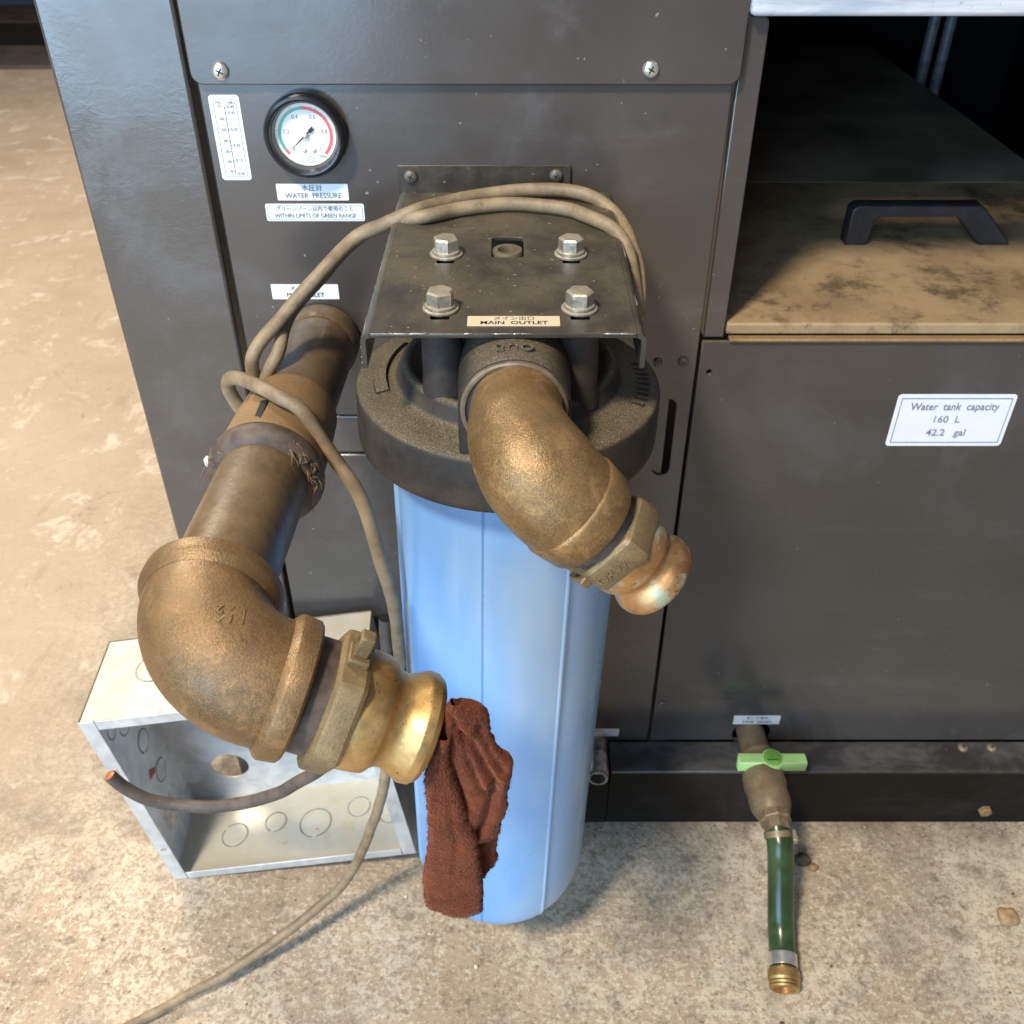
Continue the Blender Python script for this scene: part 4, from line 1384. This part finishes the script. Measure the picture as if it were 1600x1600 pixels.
# ------------------------------------------------------------------ junction box
JM = Matrix.Translation((-0.3254, -0.1005, 0.0004)) @ Matrix.Rotation(0.047, 4, 'Z') @ Matrix.Rotation(-0.1158, 4, 'Y') @ Matrix.Rotation(0.0235, 4, 'X')
JW, JH, JD, JT = 0.235, 0.2365, 0.0900, 0.0014
jb = thing("junction_box", "open galvanised steel junction box tilted on the floor beneath the inlet pipe", "junction box", (-0.3254, -0.1005, 0.0))


def JXY(z):
    return JM @ Matrix.Translation((0, 0, z))


def JXZ(y):
    return JM @ XZ(y)


def JYZ(x, sgn):     # sheet facing +x (sgn=1) or -x
    if sgn > 0:
        return JM @ Matrix(((0, 0, 1, x), (1, 0, 0, 0), (0, 1, 0, 0), (0, 0, 0, 1)))
    return JM @ Matrix(((0, 0, -1, x), (-1, 0, 0, 0), (0, 1, 0, 0), (0, 0, 0, 1)))


jtop = sheet("top_panel", [[(0.0, 0.0), (JW, 0.0), (JW, JD), (0, JD)]], JT, JXY(JH), GALV, jb, 0.0003)
jbot = sheet("bottom_panel", [[(0.0, 0.0), (JW, 0.0), (JW, JD), (0, JD)]], JT, JXY(JT), GALV, jb)
jback = sheet("back_panel", [[(JT, JT), (JW - JT, JT), (JW - JT, JH - JT), (JT, JH - JT)], circ(0.052, 0.048, 0.0185, 40)], JT, JXZ(JD - JT), GALV, jb)
jl = sheet("side_panel", [[(0.0002, JT), (JD, JT), (JD, JH - JT), (0.0002, JH - JT)]], JT, JYZ(JT, 1), GALV, jb)
jr = sheet("side_panel", [[(0.0002, JT), (JD, JT), (JD, JH - JT), (0.0002, JH - JT)]], JT, JYZ(JW, 1), GALV, jb)
# rolled front flanges
FL = 0.0125
for nm, a, b in (("front_flange", (-0.0006, -0.0016, -0.0002), (FL, -0.0002, JH + 0.0006)), ("front_flange", (JW - FL, -0.0016, -0.0002), (JW + 0.0006, -0.0002, JH + 0.0006)),
                 ("front_flange", (FL + 0.0006, -0.0016, -0.0004), (JW - FL - 0.0006, -0.0003, 0.0095)), ("front_flange", (FL + 0.0006, -0.0016, JH - 0.0105), (JW - FL - 0.0006, -0.0003, JH + 0.0004))):
    box(nm, a, b, GALV, jb, 0.0006, JM)
for x in (0.0062,):
    for z in (0.052, 0.172):
        p = JM @ Vector((x, -0.0017, z))
        lathe("flange_hole", p, JM.to_3x3() @ Vector((0, -1, 0)), [(0, 0.0024), (0.0006, 0.0024), (0.0006, 0.0013), (0.0001, 0.0012)], STEEL, jb, 18)


def knockout(parent, m4, cx, cy, r, w=0.0016):
    """pressed circular groove with its metal bridge left uncut"""
    pts_o, pts_i = [], []
    n = 40
    gap = random.uniform(0, 2 * pi)
    w *= random.uniform(0.9, 1.35)
    out = []
    for k in range(n + 1):
        a = gap + (2 * pi - 0.30) * k / n
        out.append((a, r))
    poly = [(cx + r * cos(a), cy + r * sin(a)) for a, _ in out] + [(cx + (r - w) * cos(a), cy + (r - w) * sin(a)) for a, _ in reversed(out)]
    sheet("knockout_groove", [poly], 0.00012, m4 @ Matrix.Translation((0, 0, 0.00016)), PRESSED, parent)
    sheet("knockout_disc", [circ(cx, cy, r - w, 36)], 0.0007, m4 @ Matrix.Translation((0, 0, 0.0005)), GALV, parent, 0.0002)


for cx, cy, r in ((0.050, 0.052, 0.0165), (0.183, 0.045, 0.0165), (0.118, 0.048, 0.0165)):
    knockout(jtop, JXY(JH), cx, cy, r)
for cx, cy, r in ((0.052, 0.040, 0.0135), (0.092, 0.050, 0.0115), (0.133, 0.044, 0.0165), (0.176, 0.057, 0.0120), (0.208, 0.046, 0.0120)):
    knockout(jbot, JXY(JT), cx, cy, r)
for cx, cy, r in ((0.048, 0.176, 0.0120), (0.060, 0.135, 0.0120), (0.062, 0.088, 0.0120), (0.028, 0.190, 0.0085)):
    knockout(jl, JYZ(JT, 1), cx, cy, r)
for cx, cy, r in ((0.150, 0.150, 0.0165), (0.16, 0.075, 0.0135)):
    knockout(jback, JXZ(JD - JT), cx, cy, r)
tagbox = sheet("red_print", [[(0.040, 0.102), (0.046, 0.110), (0.056, 0.101), (0.052, 0.098)]], 0.00012, JYZ(JT + 0.0003, 1), plain("faded_red_print", (0.35, 0.06, 0.06), 0.6), jl)
sheet("grey_print", [[(0.028, 0.030), (0.058, 0.030), (0.058, 0.062), (0.028, 0.062)]], 0.00012, JYZ(JT + 0.0002, 1), plain("pale_paper_sticker", (0.55, 0.5, 0.45), 0.6, 0, 0.3, 150), jl)
# thin dark seam along the top's folded edge
for p0, p1 in (((0.0, 0.0, JH), (0.0, JD, JH)), ((0.0, JD, JH), (JW, JD, JH))):
    a, b = JM @ Vector(p0), JM @ Vector(p1)
    tube("edge_seam", [a, b], 0.0008, GROOVE, jb, 2, 8, False)

# ------------------------------------------------------------------ drain valve with hose
dv = thing("drain_valve", "brass drain valve with light green tee handle and short green hose", "valve", (0.2366, -0.05, 0.095))
vo = Vector((0.2362, 0.006, 0.0945))
vd = Vector((0.03, -1.0, -0.02)).normalized()
lathe("valve_body", vo, vd, [(0, 0.0135), (0.030, 0.0135), (0.032, 0.0165), (0.036, 0.0178), (0.040, 0.0165), (0.050, 0.0175), (0.058, 0.0195), (0.070, 0.0200), (0.076, 0.0185),
                             (0.082, 0.0192), (0.092, 0.0185), (0.098, 0.0160), (0.101, 0.0150)], VALVE, dv, 40, angle=30)
lathe("hex_union", vo + vd * 0.100, vd, [(0, 0.0140), (0.001, 0.0150), (0.007, 0.0150), (0.008, 0.0140), (0.0085, 0.0124), (0.018, 0.0122)], VALVE, dv, 8, angle=25)
hs = [vo + vd * 0.112, Vector((0.2408, -0.1215, 0.0830)), Vector((0.2418, -0.1300, 0.0680)), Vector((0.2425, -0.1440, 0.0460)), Vector((0.2420, -0.1610, 0.0270)), Vector((0.2405, -0.1800, 0.0172)), Vector((0.2385, -0.1960, 0.0142))]
hose = tube("hose", hs, 0.0116, HOSE, dv, 8, 24)
cd = (hs[-1] - hs[-2]).normalized()
lathe("hose_clamp", hs[0] + Vector((0, -0.004, -0.002)), (hs[1] - hs[0]).normalized(), [(0, 0.0124), (0.0055, 0.0124), (0.0057, 0.0118)], VALVE, hose, 32)
box("clamp_screw", (0.2525, -0.1180, 0.082), (0.2575, -0.106, 0.0885), ZINC, hose, 0.001)
lathe("hose_clamp", hs[-1] - cd * 0.0115, cd, [(0, 0.0120), (0.0005, 0.0126), (0.0105, 0.0126), (0.011, 0.0120)], STEEL, hose, 32)
lathe("end_fitting", hs[-1] + cd * 0.001, cd, [(0, 0.0120), (0.002, 0.0138), (0.009, 0.0138), (0.011, 0.0126), (0.0125, 0.0133), (0.014, 0.0126), (0.0155, 0.0133), (0.017, 0.0124), (0.0175, 0.0090), (0.012, 0.0085)],
      make_brass("fitting_brass", False), dv, 36, angle=30)
# tee handle: round hub and two arms
hz = 0.1135
hm = Matrix.Translation((0.2452, -0.0465, hz))
bm = bmesh.new()
pts = []
n = 10
arm_w, arm_l, hub_r = 0.0058, 0.0318, 0.0108
a0 = math.asin(arm_w / hub_r)
for k in range(n + 1):
    a = a0 + (pi - 2 * a0) * k / n
    pts.append((hub_r * cos(a), hub_r * sin(a)))
pts += [(-arm_l, arm_w), (-arm_l - 0.0006, 0.0), (-arm_l, -arm_w)]
for k in range(n + 1):
    a = pi + a0 + (pi - 2 * a0) * k / n
    pts.append((hub_r * cos(a), hub_r * sin(a)))
pts += [(arm_l, -arm_w), (arm_l + 0.0006, 0.0), (arm_l, arm_w)]
handle = sheet("handle", [pts], 0.0135, hm @ Matrix.Rotation(radians(4), 4, 'X'), GREENH, dv, 0.0012)
lathe("handle_cap", hm @ Vector((0, 0, 0.0)), (0, -0.05, 1), [(0, 0.0086), (0.0008, 0.0085), (0.0012, 0.0075)], plain("deep_green_cap", (0.16, 0.36, 0.06), 0.5, 0, 0.1), handle, 28)
text("✻", 0.0050, (0, 0.0020), hm @ Matrix.Translation((0, 0, 0.0012)), plain("dark_green_print", (0.02, 0.07, 0.015), 0.5), handle, name="print")
bm = bmesh.new()
bm_box(bm, (-0.0055, -0.0032, 0.00122), (0.0055, -0.0020, 0.00132), hm)
mesh_from_bm("print", bm, bpy.data.materials["dark_green_print"], handle)
lathe("stem", (0.2435, -0.0465, 0.098), (0.05, 0, 1), [(0, 0.0075), (0.004, 0.0075)], VALVE, dv, 20)

# ------------------------------------------------------------------ threaded stub
st = thing("drain_stub", "short threaded steel pipe stub sticking out beside the blue canister", "pipe stub", (0.0845, 0, 0.076))
pr = [(0, 0.0095), (0.020, 0.0095)]
t = 0.0205
while t < 0.046:
    pr += [(t, 0.0092), (t + 0.0008, 0.0102)]
    t += 0.0017
pr += [(0.0468, 0.0100), (0.0478, 0.0094), (0.0478, 0.0074), (0.030, 0.0072)]
lathe("threaded_pipe", (0.0868, 0.004, 0.0775), (-0.08, -1, 0.02), pr, plain("grey_steel_thread", (0.36, 0.33, 0.30), 0.35, 0.8, 0.3, 150), st, 36, angle=30)
lathe("bore_shadow", (0.0838, -0.034, 0.0782), (-0.08, -1, 0.02), [(0, 0.0071), (0.001, 0.0071)], VOID, st, 24)

# ------------------------------------------------------------------ litter on the floor
random.seed(23)
bm = bmesh.new()
for k in range(420):
    if k < 260:      # swept up against the skid
        x, y = random.uniform(-0.05, 0.62), -0.0385 - abs(random.gauss(0, 0.010)) - 0.0008
    else:
        x, y = random.uniform(-0.62, 0.60), random.uniform(-0.30, -0.06)
        if -0.36 < x < -0.08 and y > -0.12:
            continue
    rr = abs(random.gauss(0, 0.00055)) + 0.0003
    res = bmesh.ops.create_icosphere(bm, subdivisions=1, radius=1.0)
    for v in res["verts"]:
        k3 = 1 + 0.5 * noise.noise(v.co * 1.9 + Vector((k * 3.1, 0, 0)))
        v.co = Vector((x + v.co.x * rr * 1.3 * k3, y + v.co.y * rr * k3, rr * 0.5 + v.co.z * rr * 0.6 * k3))
tag(mesh_from_bm("floor_grit", bm, plain("mixed_floor_grit", (0.24, 0.19, 0.14), 0.8, 0, 0.75, 160), None, True),
    "fine loose grit lying along the skid and over the floor", None, None, "stuff")


def lump(name, loc, r, mat, label, cat, sq=0.6, seed=0, group=None):
    bm = bmesh.new()
    bmesh.ops.create_icosphere(bm, subdivisions=3, radius=1.0)
    for v in bm.verts:
        k = 1 + 0.28 * noise.noise(v.co * 1.3 + Vector((seed, 0, 0))) + 0.08 * noise.noise(v.co * 5 + Vector((seed, 3, 0)))
        v.co = Vector((v.co.x * r, v.co.y * r * 0.85, v.co.z * r * sq)) * k
    zmin = min(v.co.z for v in bm.verts)
    for v in bm.verts:
        v.co += Vector((loc[0], loc[1], -zmin))
    return tag(mesh_from_bm(name, bm, mat, None, True), label, cat, group)


lump("pebble", (0.4600, -0.1440, 0), 0.0100, PEBBLE, "rounded tan pebble on the floor at the right edge", "pebble", 0.7, 3)
lump("clod", (0.2830, -0.0840, 0), 0.0075, SEALANT, "dark lump of grit beside the green hose", "grit", 0.8, 8)
lump("clod", (0.2935, -0.0900, 0), 0.0050, RUSTY, "small rusty orange crumb beside the dark lump", "grit", 0.6, 11)
for x, y, r, lb in ((-0.2180, -0.1560, 0.0022, "tiny pale chip on the floor just above the trailing cable"),
                    (-0.0320, -0.1880, 0.0020, "tiny pale chip on the floor below the rag"),
                    (-0.1010, -0.1200, 0.0018, "tiny pale chip before the right foot of the metal box"),
                    (-0.0760, -0.1570, 0.0015, "tiniest pale chip between the trailing cable and the rag"),
                    (-0.4200, -0.1300, 0.0015, "tiny pale chip on the floor left of the metal box")):
    lump("chip", (x, y, 0), r, CHIP, lb, "chip", 0.7, x * 40, "pale chips scattered on the floor")
